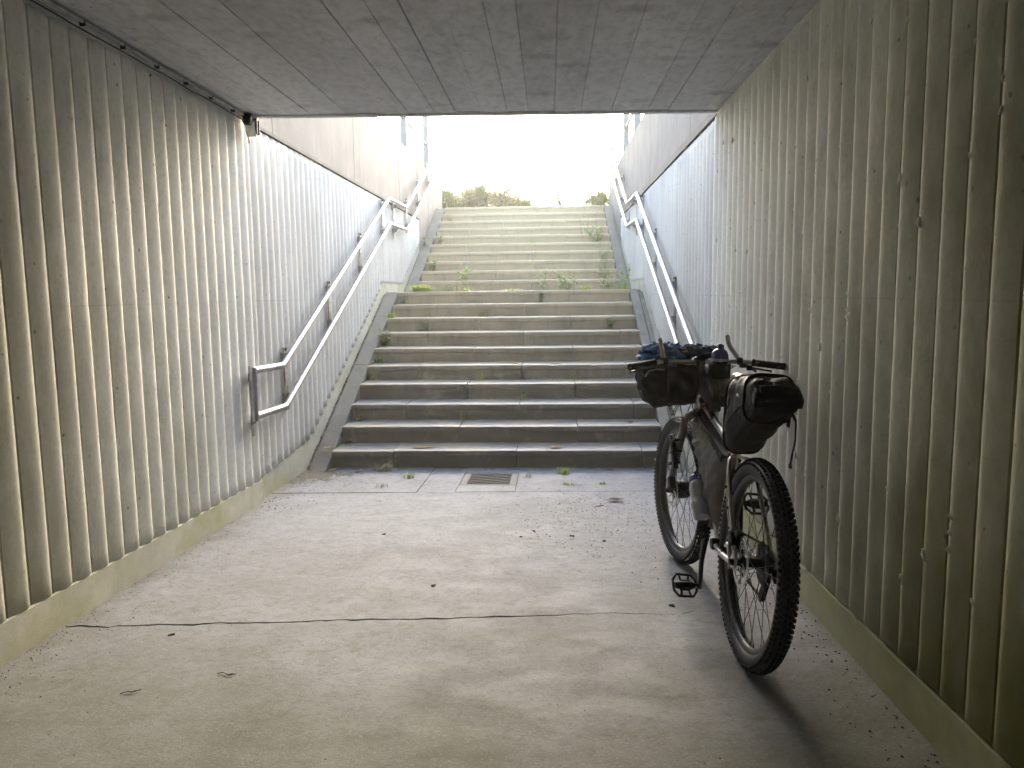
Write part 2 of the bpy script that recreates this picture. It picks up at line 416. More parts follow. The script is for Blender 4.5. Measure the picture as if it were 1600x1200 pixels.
# ------------------------------------------------------------------ layout numbers
XL, XR = -2.0, 1.09            # rib faces inside the passage
WL, WR = -2.03, 1.12           # rib faces beside the stairs
PITCHR = .132; GD = .0190        # rib spacing and groove depth
YE_L, YE_R = 5.16, 5.32        # outer end of the passage
Y1, RISE, TREAD, LAND = 6.36, .15, .3405, 1.096
SXL, SXR = -1.866, .970
def yk(k): return Y1+(k-1)*TREAD+(LAND if k > 10 else 0)
def fz(y): return (Y1-max(1.0, min(y, Y1)))*.037
ZC = 2.645; ZG = 3.0
BACK = -10.0

# ================================================================== SETTING
# ---- floor: base bed in the joints and cast slabs on it
floor = empty('floor', (0, 2, fz(2))); tag(floor, kind='structure')
def fl_part(name, mb, mat, smooth=None):
    o = mb.build(name, mat, None, smooth); o.parent = floor; o.matrix_parent_inverse = Matrix.Translation(floor.location).inverted(); return o
def crack_y(x):
    return 2.93+.085*(x+2.0)+.030*noise.noise(Vector((x*3, 1, 0)))+.022*noise.noise(Vector((x*9, 4, 0)))+.010*noise.noise(Vector((x*37, 2, 0)))
def slab(edge0, edge1, x0, x1, nx, dz=0.0, thick=.10):
    """slab between two edges y=edge(x), following the floor fall"""
    mb = MB(); ny = 14; g = []
    for i in range(nx+1):
        x = x0+(x1-x0)*i/nx; a, b = edge0(x), edge1(x)
        for j in range(ny+1):
            y = a+(b-a)*j/ny; g.append((x, y, fz(y)+dz))
    fs = [(i*(ny+1)+j, (i+1)*(ny+1)+j, (i+1)*(ny+1)+j+1, i*(ny+1)+j+1) for i in range(nx) for j in range(ny)]
    mb.add(g, fs)
    ring = [i*(ny+1) for i in range(nx+1)]+[nx*(ny+1)+j for j in range(1, ny+1)]+[i*(ny+1)+ny for i in range(nx-1, -1, -1)]+[j for j in range(ny-1, 0, -1)]
    k = len(mb.v); mb.v += [(mb.v[i][0], mb.v[i][1], mb.v[i][2]-thick) for i in ring]
    m = len(ring)
    for q in range(m):
        mb.f.append((ring[q], k+q, k+(q+1) % m, ring[(q+1) % m]))
    return mb
bed = MB(); bed.add([(-2.3, BACK-6, fz(0)-.03), (1.4, BACK-6, fz(0)-.03), (1.4, 1, fz(1)-.03), (-2.3, 1, fz(1)-.03), (1.4, 6.6, -.03), (-2.3, 6.6, -.03)], [(0, 1, 2, 3), (3, 2, 4, 5)])
fl_part('joint_bed', bed, MDARK)
def gap(x): return (.0078+.006*noise.noise(Vector((x*7, 3, 1))))*max(0.25, min(1, (0.75-x)/1.0))
fl_part('slab', slab(lambda x: BACK-6, lambda x: crack_y(x)-gap(x), -2.06, 1.15, 120), MFL)
fl_part('slab', slab(lambda x: crack_y(x)+gap(x), lambda x: 5.40+.035*(x+2)+.006*noise.noise(Vector((x*9, 0, 5)))-.006, -2.09, 1.17, 120, -.001), MFL)
E0 = lambda x: 5.40+.035*(x+2)+.006*noise.noise(Vector((x*9, 0, 5)))-.0005+.004*noise.noise(Vector((x*5, 2, 5)))
E1 = lambda x: 6.40
fl_part('slab', slab(E0, E1, -2.09, -.982, 14, .002), MFL)
fl_part('slab', slab(E0, E1, -.978, -.702, 6, -.002), MFL)
fl_part('slab', slab(E0, lambda x: 5.655, -.697, -.262, 6, .001), MFL)
fl_part('slab', slab(lambda x: 6.165, E1, -.697, -.262, 6, 0.0), MFL)
fl_part('slab', slab(E0, E1, -.259, 1.17, 14, -.001), MFL)

# ---- drain grate in the strip before the stairs
dg = empty('drain_grate', (-.48, 5.91, fz(5.91))); tag(dg, 'rusty slotted drain grate set in the floor before the bottom step', 'drain grate')
def at(parent, mb, name, mat, smooth=None):
    o = mb.build(name, mat, None, smooth); o.parent = parent
    o.matrix_parent_inverse = Matrix.Translation(parent.location).inverted(); return o
gx0, gx1, gy0, gy1 = -.695, -.264, 5.66, 6.16
fr = MB(); zt = lambda y: fz(y)-.002
for (xa, xb, ya, yb) in ((gx0, gx0+.05, gy0, gy1), (gx1-.05, gx1, gy0, gy1), (gx0+.05, gx1-.05, gy0, gy0+.055), (gx0+.05, gx1-.05, gy1-.045, gy1)):
    fr.add([(xa, ya, zt(ya)), (xb, ya, zt(ya)), (xb, yb, zt(yb)), (xa, yb, zt(yb)), (xa, ya, zt(ya)-.05), (xb, ya, zt(ya)-.05), (xb, yb, zt(yb)-.05), (xa, yb, zt(yb)-.05)],
           [(0, 1, 2, 3), (4, 7, 6, 5), (0, 4, 5, 1), (1, 5, 6, 2), (2, 6, 7, 3), (3, 7, 4, 0)])
at(dg, fr, 'frame', MFL2)
pit = MB().box((-.48, 5.91, fz(5.9)-.30), (.17, .20, .01)); at(dg, pit, 'sump', MDARK)
clip_lo, clip_hi = gx0+.052, gx1-.052
for i in range(9):                                             # slanting bars
    yc = gy0-.04+i*.066
    pts = []
    for x in (clip_lo, clip_hi):
        pts.append((x, yc+(x-clip_lo)*.34-.03))
    (xa, ya), (xb, yb) = pts
    lo, hi = gy0+.058, gy1-.048
    def cl(x_a, y_a, x_b, y_b):
        t0, t1 = 0, 1; dy = y_b-y_a
        t0 = max(t0, (lo-y_a)/dy); t1 = min(t1, (hi-y_a)/dy); return t0, t1
    t0, t1 = cl(xa, ya, xb, yb)
    if t1-t0 < .08: continue
    A = (xa+(xb-xa)*t0, ya+(yb-ya)*t0); B = (xa+(xb-xa)*t1, ya+(yb-ya)*t1)
    b = MB(); hw = .0075
    b.add([(A[0], A[1]-hw, zt(A[1])-.001), (B[0], B[1]-hw, zt(B[1])-.001), (B[0], B[1]+hw, zt(B[1])-.001), (A[0], A[1]+hw, zt(A[1])-.001),
           (A[0], A[1]-hw, zt(A[1])-.03), (B[0], B[1]-hw, zt(B[1])-.03), (B[0], B[1]+hw, zt(B[1])-.03), (A[0], A[1]+hw, zt(A[1])-.03)],
          [(0, 1, 2, 3), (4, 7, 6, 5), (0, 4, 5, 1), (1, 5, 6, 2), (2, 6, 7, 3), (3, 7, 4, 0)])
    at(dg, b, 'bar', MIRON)

# ---- ribbed walls
# saw-tooth ribs: each face leans out towards the exit and ends in a rounded edge
PROF = [(.0, .0205), (.002, .0125), (.030, .0068), (.060, .0020), (.078, .0003), (.088, .0), (.095, .0005), (.1018, .0019), (.1078, .0041),
        (.1130, .0070), (.1175, .0106), (.1212, .0146), (.1240, .0180), (.1258, .0205)]
def rib_mesh(xf, sgn, y0, zb, zt_, rv):
    """sgn +1: wall on the left, facing +X"""
    mb = MB(); NZ = 34; zs = [zb, zb+.004]+[zb+(zt_-zb)*q/NZ for q in range(1, NZ)]+[zt_-.012, zt_]
    ins = [.004, 0]+[0]*(NZ-1)+[0, .008]; off = .0012*noise.noise(Vector((y0*7.7, rv, 2)))
    for z, i_ in zip(zs, ins):
        wv = .0012*noise.noise(Vector((y0*3, z*1.3, rv)))
        cz = max(0, noise.noise(Vector((y0*9, z*23, rv+5)))-.50)*.010
        for q_, (a, d) in enumerate(PROF):
            cp = cz if 5 <= q_ <= 10 else 0
            mb.v.append((xf-sgn*(min(d+cp, .0205)+i_+wv+off), y0+a, z))
    m = len(PROF)
    for k in range(len(zs)-1):
        for j in range(m-1):
            mb.f.append((k*m+j, k*m+j+1, (k+1)*m+j+1, (k+1)*m+j))
    mb.f.append(tuple(range(m))); mb.f.append(tuple((len(zs)-1)*m+j for j in range(m))[::-1])
    return mb.mesh('rib', 50)
def stair_line(y):                      # bottom of the ribs beside the stairs
    if y < 6.35: return fz(y)+.16+max(0, (y-5.3))*.10
    a = .265+(y-6.35)*.44
    if y < 9.3: return a
    if y < 10.75: return 1.615
    return 1.66+(y-10.75)*.44
def ribbed(name, label, side, xf, ya, yb, zb_fn, zt_, mat, thick=.35):
    sgn = 1 if side == 'L' else -1
    t = empty(name, (xf-sgn*.1, (ya+yb)/2, 0)); tag(t, label, 'wall')
    xb = xf-sgn*GD
    w_ = MB().prism([(xb, ya, -.25), (xb, yb, -.25), (xb, yb, ZC+.08), (xb, ya, ZC+.08)], (-sgn*thick, 0, 0)); at(t, w_, 'backing', mat)
    n = int((yb-ya)/PITCHR+1e-6)
    for i in range(n):
        y0 = ya+i*PITCHR
        me = rib_mesh(xf, sgn, y0, zb_fn(y0+.066), zt_+rnd.uniform(-.002, .002), i*.37)
        o = link('rib', me, mat, t); o.matrix_parent_inverse = Matrix.Translation(t.location).inverted()
    return t
nL = int((YE_L+2.0)/PITCHR)
tl = ribbed('ribbed_wall', 'long dirty off-white ribbed concrete wall on the left, inside the passage', 'L', XL, YE_L-.02-nL*PITCHR, YE_L-.02, lambda y: fz(y)+.155, ZC-.035, MWL)
tr = ribbed('ribbed_wall', 'greenish ribbed concrete wall on the right, which the bicycle leans against', 'R', XR, YE_R-.02-nL*PITCHR, YE_R-.02, lambda y: fz(y)+.165, ZC-.035, MWR)
for t_, x0, sgn, yend, m_ in ((tl, XL, 1, YE_L, MWL), (tr, XR, -1, YE_R, MWR)):
    yst = yend-.02-nL*PITCHR
    # the ribless stretch behind the camera
    b = MB().prism([(x0-sgn*.012, BACK, -.2), (x0-sgn*.012, yst-.002, -.2), (x0-sgn*.012, yst-.002, ZC+.08), (x0-sgn*.012, BACK, ZC+.08)], (-sgn*.36, 0, 0)); at(t_, b, 'plain_panel', m_)
    # plinth with a ragged upper edge
    p = MB(); N = 90; ys = [BACK+.01+(yend-.03-BACK)*i/N for i in range(N+1)] if False else [ -2+(yend+1.97)*i/N for i in range(N+1)]
    for y in ys:
        top = fz(y)+.157+.006*noise.noise(Vector((y*4, x0, 0)))+.003*noise.noise(Vector((y*19, x0, 3)))
        xo = x0-sgn*(.005+.002*noise.noise(Vector((y*5, 7, x0))))
        p.v += [(xo, y, fz(y)-.06), (xo, y, top-.006), (xo-sgn*.004, y, top), (x0-sgn*.06, y, top)]
    for i in range(N):
        for j in range(3): p.f.append((i*4+j, i*4+j+1, (i+1)*4+j+1, (i+1)*4+j))
    p.f += [(0, 1, 2, 3), (N*4+3, N*4+2, N*4+1, N*4)]
    at(t_, p, 'plinth', MPL if sgn > 0 else MPLR)
YRE = 12.25
nW = int((YRE-YE_L-.02)/PITCHR)
wl = ribbed('wing_wall', 'pale ribbed retaining wall on the left beside the stairs, smooth concrete above', 'L', WL, YE_L+.005, YE_L+.005+nW*PITCHR, stair_line, ZC-.02, MWG)
wr = ribbed('wing_wall', 'bluish white ribbed retaining wall on the right beside the stairs', 'R', WR, YE_R+.005, YE_R+.005+nW*PITCHR, stair_line, ZC-.02, MWG)
for t_, xf, sgn, ya in ((wl, WL, 1, YE_L+.005), (wr, WR, -1, YE_R+.005)):
    yb = ya+nW*PITCHR
    up = MB(); xu = xf-sgn*.016; zu = ZC+(.012 if sgn > 0 else .045)
    # smooth upper wall, cast in bays with open joints
    cuts = [ya, ya+.62, ya+3.05, ya+5.5, ya+nW*PITCHR-.02] if sgn > 0 else [ya, ya+1.1, ya+3.6, ya+6.0, ya+nW*PITCHR-.02]
    for a, b in zip(cuts[:-1], cuts[1:]):
        q = MB().prism([(xu, a+.006, zu), (xu, b-.006, zu), (xu, b-.006, 3.565), (xu, a+.006, 3.565)], (-sgn*.26, 0, 0)); at(t_, q, 'upper_panel', MUP)
    # smooth wall past the end of the ribs, full height
    for a, b in ((yb-.008, yb+1.05), (yb+1.062, 14.95)):
        q = MB().prism([(xu, a, .5), (xu, b, .5), (xu, b, 3.565), (xu, a, 3.565)], (-sgn*.26, 0, 0)); at(t_, q, 'end_panel', MUP)
    q = MB(); N = 60
    for i in range(N+1):
        y = ya+.01+(yb-ya-.03)*i/N; e = .003*noise.noise(Vector((y*6, 2, xf)))
        hcap = .008 if sgn > 0 else .040
        for dx, dz in ((-.03, -.018), (.010+e, -.016), (.012+e, hcap), (-.03, hcap+.002)):
            q.v.append((xf+sgn*dx, y, ZC+dz))
    for i in range(N):
        for j in range(4): q.f.append((i*4+j, i*4+(j+1) % 4, (i+1)*4+(j+1) % 4, (i+1)*4+j))
    q.f += [(3, 2, 1, 0), (N*4, N*4+1, N*4+2, N*4+3)]
    at(t_, q, 'cap_strip', MCAP)
    # the footing seen below the ribs
    q = MB(); N = 80; ys = [ya+(yb-ya)*i/N for i in range(N+1)]
    for y in ys:
        zt_ = stair_line(y)+.03; q.v += [(xf-sgn*.012, y, max(-.1, zt_-.35)), (xf-sgn*.012, y, zt_), (xf-sgn*.06, y, zt_), (xf-sgn*.06, y, max(-.1, zt_-.35))]
    for i in range(N):
        for j in range(3): q.f.append((i*4+j, i*4+j+1, (i+1)*4+j+1, (i+1)*4+j))
    at(t_, q, 'footing', MPL)

# ---- roof slab of the passage, board marked underneath
ceil = empty('passage_roof', (-.45, 2, ZC)); tag(ceil, 'grey board-marked concrete roof slab over the passage', 'roof slab')
def yend_at(x): return YE_L+(YE_R-YE_L)*(x-XL)/(XR-XL)
body = MB(); xs = (-2.5, 1.6)
body.add([(x, y, z) for z in (ZC+.02, ZC+.75) for (x, y) in ((xs[0], BACK), (xs[1], BACK), (xs[1], yend_at(xs[1])+.02), (xs[0], yend_at(xs[0])+.02))],
         [(0, 1, 2, 3), (4, 7, 6, 5), (0, 4, 5, 1), (1, 5, 6, 2), (2, 6, 7, 3), (3, 7, 4, 0)])
at(ceil, body, 'slab_body', MCEIL)
x = -2.06
while x < 1.14:
    wdt = rnd.choice((.135, .17, .2, .235)); x1 = min(x+wdt, 1.16)
    dz = rnd.choice((0, .0015, .003, .006, -.0025)); ye0, ye1 = yend_at(x)-.075, yend_at(x1)-.075
    b = MB(); g = .0009; ch = .0018
    pr = [(x+g, ZC+.03), (x+g, ZC+dz+ch), (x+g+ch, ZC+dz), (x1-g-ch, ZC+dz), (x1-g, ZC+dz+ch), (x1-g, ZC+.03)]
    b.add([(a, BACK+.02, z) for a, z in pr]+[(a, ye0+(ye1-ye0)*(a-x)/(x1-x), z) for a, z in pr], [(j, j+1, 7+j, 6+j) for j in range(5)]+[(0, 1, 2, 3, 4, 5), (11, 10, 9, 8, 7, 6)])
    at(ceil, b, 'board_strip', MCEIL); x = x1
lip = MB(); lip.add([(xx, yend_at(xx)+dy, ZC+dz) for xx in (-2.06, 1.16) for dy, dz in ((-.045, .03), (-.045, -.004), (-.040, -.008), (.0, -.008), (.015, .0), (.015, .03))],
                    [(j, j+1, 7+j, 6+j) for j in range(5)]+[(0, 1, 2, 3, 4, 5), (11, 10, 9, 8, 7, 6)])
at(ceil, lip, 'drip_edge', MCEIL)

# ---- ground around the cutting, open to the horizon
gr = MB(); big = 900
gr.add([(-big, BACK-8, ZG-.02), (-2.3, BACK-8, ZG-.02), (-2.3, 14.2, ZG-.02), (-big, 14.2, ZG-.02)], [(0, 1, 2, 3)])
gr.add([(1.4, BACK-8, ZG-.02), (big, BACK-8, ZG-.02), (big, 14.2, ZG-.02), (1.4, 14.2, ZG-.02)], [(0, 1, 2, 3)])
gr.add([(-big, 14.2, ZG-.02), (big, 14.2, ZG-.02), (big, big, ZG-.02), (-big, big, ZG-.02)], [(0, 1, 2, 3)])
gr.add([(-big, -big, ZG-.02), (big, -big, ZG-.02), (big, BACK-8, ZG-.02), (-big, BACK-8, ZG-.02)], [(0, 1, 2, 3)])
gr.add([(-2.4, BACK-.0, ZG+.42), (1.5, BACK-.0, ZG+.42), (1.5, 5.0, ZG+.42), (-2.4, 5.0, ZG+.42)], [(0, 1, 2, 3)])
tag(gr.build('ground', MSOIL), kind='structure')
# ramp out of the far mouth of the passage, behind the camera
rp = MB().add([(-2.3, BACK-.5, fz(0)+.01), (1.4, BACK-.5, fz(0)+.01), (1.4, BACK-8, ZG), (-2.3, BACK-8, ZG)], [(0, 1, 2, 3)])
tag(rp.build('path', MFL), kind='structure')
for xx, nm in ((-2.3, 'left'), (1.4, 'right')):
    q = MB().box((xx, BACK-4, 1.5), (.12, 4, 1.7)); tag(q.build('cutting_wall', MUP), f'plain concrete cutting wall on the {nm} at the far mouth of the passage', 'wall')

# ================================================================== STAIRS
st = empty('staircase', (-.45, Y1, 0)); tag(st, 'twenty weathered concrete steps rising out of the passage in two flights', 'stairs')
def block(k, x0, x1, depth):
    y0, z1 = yk(k)+rnd.uniform(-.003, .003), RISE*k+rnd.uniform(-.002, .002)
    pr = [(.016, -.172), (.016, -.058), (.014, -.052), (.001, -.046), (0, -.040), (0, -.012), (.004, -.004), (.013, -.0005), (.03, 0), (depth, 0.001), (depth, -.172)]
    nx = max(4, int((x1-x0)/.05)); mb = MB(); m = len(pr)
    for i in range(nx+1):
        x = x0+(x1-x0)*i/nx; endi = (i == 0 or i == nx)
        for j, (a, b) in enumerate(pr):
            q = Vector((x*9, k*3.7, j*.35)); n1 = noise.noise(q); n2 = noise.noise(Vector((x*31, k*2.1, j*.2)))
            chip = .0
            if 3 <= j <= 8: chip = max(0, noise.noise(Vector((x*14, k*5.3, 9)))-.42)*.035
            s_ = .0016 if 2 <= j <= 8 else .0005
            e = .0025 if endi and 3 <= j <= 8 else 0
            mb.v.append((x, y0+a+n1*s_+n2*.0007+chip+e, z1+b+n1*.0006-chip*.6-e*.5))
    for i in range(nx):
        for j in range(m-1): mb.f.append((i*m+j, (i+1)*m+j, (i+1)*m+j+1, i*m+j+1))
    mb.f += [tuple(range(m)), tuple(nx*m+j for j in range(m))[::-1]]
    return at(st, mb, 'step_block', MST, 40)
for k in range(1, 21):
    if k <= 10: cuts = [-1.341, -.286, .768] if k % 2 else [-.806, .240]
    else: cuts = [-.247, .80] if False else ([-1.31, -.247, .82] if k % 2 else [-.781, .275])
    e = [SXL]+cuts+[SXR]
    for a, b in zip(e[:-1], e[1:]): block(k, a+.0028, b-.0028, .385)
for a, b in ((SXL, -.9), (-.9, .05), (.05, SXR)):
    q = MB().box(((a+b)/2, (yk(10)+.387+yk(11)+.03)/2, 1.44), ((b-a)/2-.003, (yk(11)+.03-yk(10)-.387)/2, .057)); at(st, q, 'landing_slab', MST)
# mass under the steps so that no light comes through
cr = MB(); ys_ = [(Y1+.06, -.1), (Y1+.06, 0)]
cr.add([(x, y, z) for x in (SXL-.2, SXR+.2) for (y, z) in ((Y1+.10, -.3), (Y1+.10, -.06), (yk(10)+.1, RISE*10-.19), (yk(11)+.1, RISE*10-.17), (yk(20)+.1, RISE*20-.2), (14.6, RISE*20-.2), (14.6, -.3))],
       [(0, 1, 2, 3, 4, 5, 6), (13, 12, 11, 10, 9, 8, 7)]+[(i, 7+i, 7+(i+1) % 7, (i+1) % 7) for i in range(7)])
at(st, cr, 'core', MDARK)
# sloping margin slabs either side
def str_line(y):
    if y < 6.16: return fz(6.16)
    if y < yk(10)+.06: return .012+(y-6.16)*.4475
    if y < yk(11)-.17: return 1.492
    return 1.492+(y-(yk(11)-.17))*.4475
for sgn, xi, xo in ((-1, SXL-.004, -2.052), (1, SXR+.004, 1.135)):
    spans = []
    a, b = 6.16, yk(10)+.06
    for i in range(6): spans.append((a+(b-a)*i/6, a+(b-a)*(i+1)/6))
    spans.append((b, yk(11)-.17))
    a, b = yk(11)-.17, yk(20)+.12
    for i in range(6): spans.append((a+(b-a)*i/6, a+(b-a)*(i+1)/6))
    for i, (a, b) in enumerate(spans):
        g = .003; wob = rnd.uniform(-.003, .003)
        xo2 = xo-sgn*(.055 if sgn > 0 and i < 6 else .02)-sgn*.01
        xin = xi+ (sgn*.0)
        za, zb = str_line(a+1e-4)+wob, str_line(b-1e-4)+wob
        q = MB(); n = 6
        for ii in range(n+1):
            y = a+g+(b-a-2*g)*ii/n; z = za+(zb-za)*ii/n; e = .002*noise.noise(Vector((y*12, sgn, 0)))
            q.v += [(xin, y, z-.30), (xin, y, z-.006), (xin+sgn*.006, y, z+e), (xo2-sgn*.006, y, z+e), (xo2, y, z-.008), (xo2, y, z-.30)]
        for ii in range(n):
            for j in range(5): q.f.append((ii*6+j, ii*6+j+1, (ii+1)*6+j+1, (ii+1)*6+j))
        q.f += [tuple(range(6)), tuple(n*6+j for j in range(6))[::-1]]
        at(st, q, 'margin_slab', MSTR, 40)
    # soil and mortar in the gap against the wall
    q = MB(); N = 120; ya, yb = 6.0, yk(20)+.2
    for i in range(N+1):
        y = ya+(yb-ya)*i/N; z = str_line(y)-.022+.012*noise.noise(Vector((y*8, sgn*3, 0)))+.006*noise.noise(Vector((y*30, sgn, 1)))
        for x_, d in ((xo-sgn*.085, -.03), (xo-sgn*.05, .0), (xo+sgn*.05, .012)):
            q.v.append((x_, y, z+d+.006*noise.noise(Vector((y*21, x_*9, 2)))))
    for i in range(N):
        for j in range(2): q.f.append((i*3+j, i*3+j+1, (i+1)*3+j+1, (i+1)*3+j))
    at(st, q, 'gap_filling', MSTR)

# ================================================================== HANDRAILS
def handrail(label, x, sgn):
    """sgn: direction from rail to its wall"""
    t = empty('handrail', (x, 9.5, 0)); tag(t, label, 'handrail', None)
    P = [(4.93, .985), (5.50, .965), (9.48, 2.635), (10.62, 2.650), (14.05, 4.06), (14.45, 4.06)]
    for dz, nm in ((0, 'upper_rail'), (-.305, 'lower_rail')):
        off = -.0 if dz == 0 else .02
        pts = [(x, y+(off if 0 < i < 5 else 0), z+dz) for i, (y, z) in enumerate(P)]
        at(t, MB().tube(fillet(pts, .035, 4), .0242, 14), nm, MSTEEL, 45)
    at(t, MB().tube([(x, 4.93, 1.005), (x, 4.93, .985-.305-.03)], .026, 12, flat=1.0), 'end_post', MSTEEL, 45)
    at(t, MB().tube([(x, 14.45, 4.05), (x, 14.45, 3.75)], .012, 8), 'end_post', MSTEEL, 45)
    xw = x+sgn*.09
    for y, z in ((5.0, .985), (5.72, None), (6.95, None), (8.2, None), (9.35, None), (10.05, 2.645), (10.95, None), (12.0, None), (13.1, None), (13.9, None)):
        for dz in (0, -.305):
            zz = z
            if z is None:
                for (ya, za), (yb, zb) in zip(P[:-1], P[1:]):
                    if ya <= y <= yb: zz = za+(zb-za)*(y-ya)/(yb-ya)
            zr = zz+dz
            br = MB()
            tri = [(x, y-.003, zr-.02), (xw, y-.003, zr-.015), (xw, y-.003, zr-.095), (x+sgn*.03, y-.003, zr-.06)]
            br.prism(tri, (0, .006, 0))
            ob = at(t, br, 'bracket', MPLATE)
        pl = MB().box((x+sgn*.062, y+.012, zz-.215), (.006, .03, .24)); at(t, pl, 'wall_plate', MPLATE)
        at(t, MB().lathe([(0, .010), (.009, .009), (.010, 0), (.010, -.006)], (x+sgn*.056, y+.012, zz-.0+.012), (-sgn, 0, 0), 8), 'bolt', MBLK, 50)
    return t
handrail('double stainless handrail on the left wall of the stairs, free of bicycle', -1.95, -1)
handrail('double stainless handrail on the right wall of the stairs, behind the bicycle', 1.055, 1)

# ---- guard railings on top of the retaining walls
def guard(label, x, ys, dirn):
    t = empty('guard_railing', (x, ys[0], 3.56)); tag(t, label, 'railing')
    for y in ys:
        at(t, MB().box((x, y, 3.98), (.045, .040, .62), bev=.004), 'post', MGALV)
        at(t, MB().box((x+dirn*.036, y, 3.42), (.005, .05, .075)), 'foot_plate', MPLATE)
        for dz in (-.045, .045):
            at(t, MB().lathe([(0, .008), (.010, .007), (.011, 0)], (x+dirn*.041, y, 3.42+dz), (dirn, 0, 0), 8), 'bolt', MPLATE, 50)
    for z in (4.56, 4.02):
        at(t, MB().tube([(x, ys[0]-.3, z), (x, ys[-1]+.15, z)], .021, 10), 'rail', MGALV, 45)
guard('grey metal guard railing on top of the left retaining wall', -2.105, (7.4, 9.45, 11.45, 13.5), 1)
guard('grey metal guard railing on top of the right retaining wall', 1.215, (6.9, 8.9, 10.95, 12.45), -1)

# ================================================================== CONDUIT AND BOX
cn = empty('cable_conduit', (-1.965, 2, ZC-.03)); tag(cn, 'thin grey cable conduit clipped along the top of the left wall', 'conduit')
pts = []
for i in range(60):
    y = -2+i*(5.05+2)/59; pts.append((-1.955+.004*noise.noise(Vector((y*2, 0, 0))), y, ZC-.016+.005*noise.noise(Vector((y*2.3, 5, 0)))))
at(cn, MB().tube(pts, .0085, 8), 'pipe', MCOND, 50)
pts2 = [(p[0]-.022, p[1], p[2]-.022+.008*noise.noise(Vector((p[1]*5, 1, 1)))) for p in pts]
at(cn, MB().tube(pts2, .0035, 6), 'loose_cable', MCLIP, 50)
for i in range(16):
    y = .2+i*.31
    at(cn, MB().box((-1.958, y, ZC-.024), (.012, .005, .012), bev=.002), 'clip', MCLIP)
bx = empty('cable_box', (-1.955, 5.08, ZC-.12)); tag(bx, 'small broken pale plastic cable box at the top left end of the passage', 'cable box')
q = MB().box((0, 0, 0), (.035, .055, .05), bev=.012).jitter(.012, 14, 3); q.xf(Matrix.Translation((-1.935, 5.10, ZC-.075)) @ Matrix.Rotation(.5, 4, 'X')); at(bx, q, 'casing', MFOIL, 30)
q = MB().box((0, 0, 0), (.03, .02, .035), bev=.008).jitter(.010, 20, 8); q.xf(Matrix.Translation((-1.94, 5.03, ZC-.04)) @ Matrix.Rotation(.3, 4, 'X')); at(bx, q, 'cable_gland', MBLK, 30)
for yy in (5.075, 5.115): at(bx, MB().box((-1.93, yy, ZC-.078), (.037, .004, .046)), 'strap', MCLIP)
at(bx, MB().tube([(-1.965, 5.06, ZC-.10), (-1.955, 5.075, ZC-.15), (-1.96, 5.10, ZC-.175), (-1.965, 5.115, ZC-.15)], .004, 6), 'wire_tail', MBLK, 50)
# ================================================================== BICYCLE
BO = Vector((.692, 2.65, fz(2.65))); BF = Vector((.645, 3.845, fz(3.845)))
be = (BF-BO); WB = be.length; be.normalize()
bs = be.cross(Vector((0, 0, 1))).normalized(); bu0 = bs.cross(be)
LEAN = R(3.9)
bu = bu0*math.cos(LEAN)+bs*math.sin(LEAN); bn = be.cross(bu)
BM = Matrix(((bn.x, be.x, bu.x, BO.x), (bn.y, be.y, bu.y, BO.y), (bn.z, be.z, bu.z, BO.z), (0, 0, 0, 1)))
RW = .374; TR = .032
CROWN = Vector((0, .979, .795)); SDIR = Vector((0, -.375, .927)).normalized()
SM = Matrix.Translation(CROWN) @ Matrix.Rotation(R(8), 4, SDIR) @ Matrix.Translation(-CROWN)
bike = empty('bicycle'); bike.matrix_world = BM
tag(bike, 'grey titanium mountain bike loaded with bags, leaning on the right wall', 'bicycle')
def bp(mb, name, mat, smooth=40, parent=None): return mb.build(name, mat, parent or bike, smooth)
def fp(mb, name, mat, smooth=40, parent=None): return bp(mb.xf(SM), name, mat, smooth, parent)

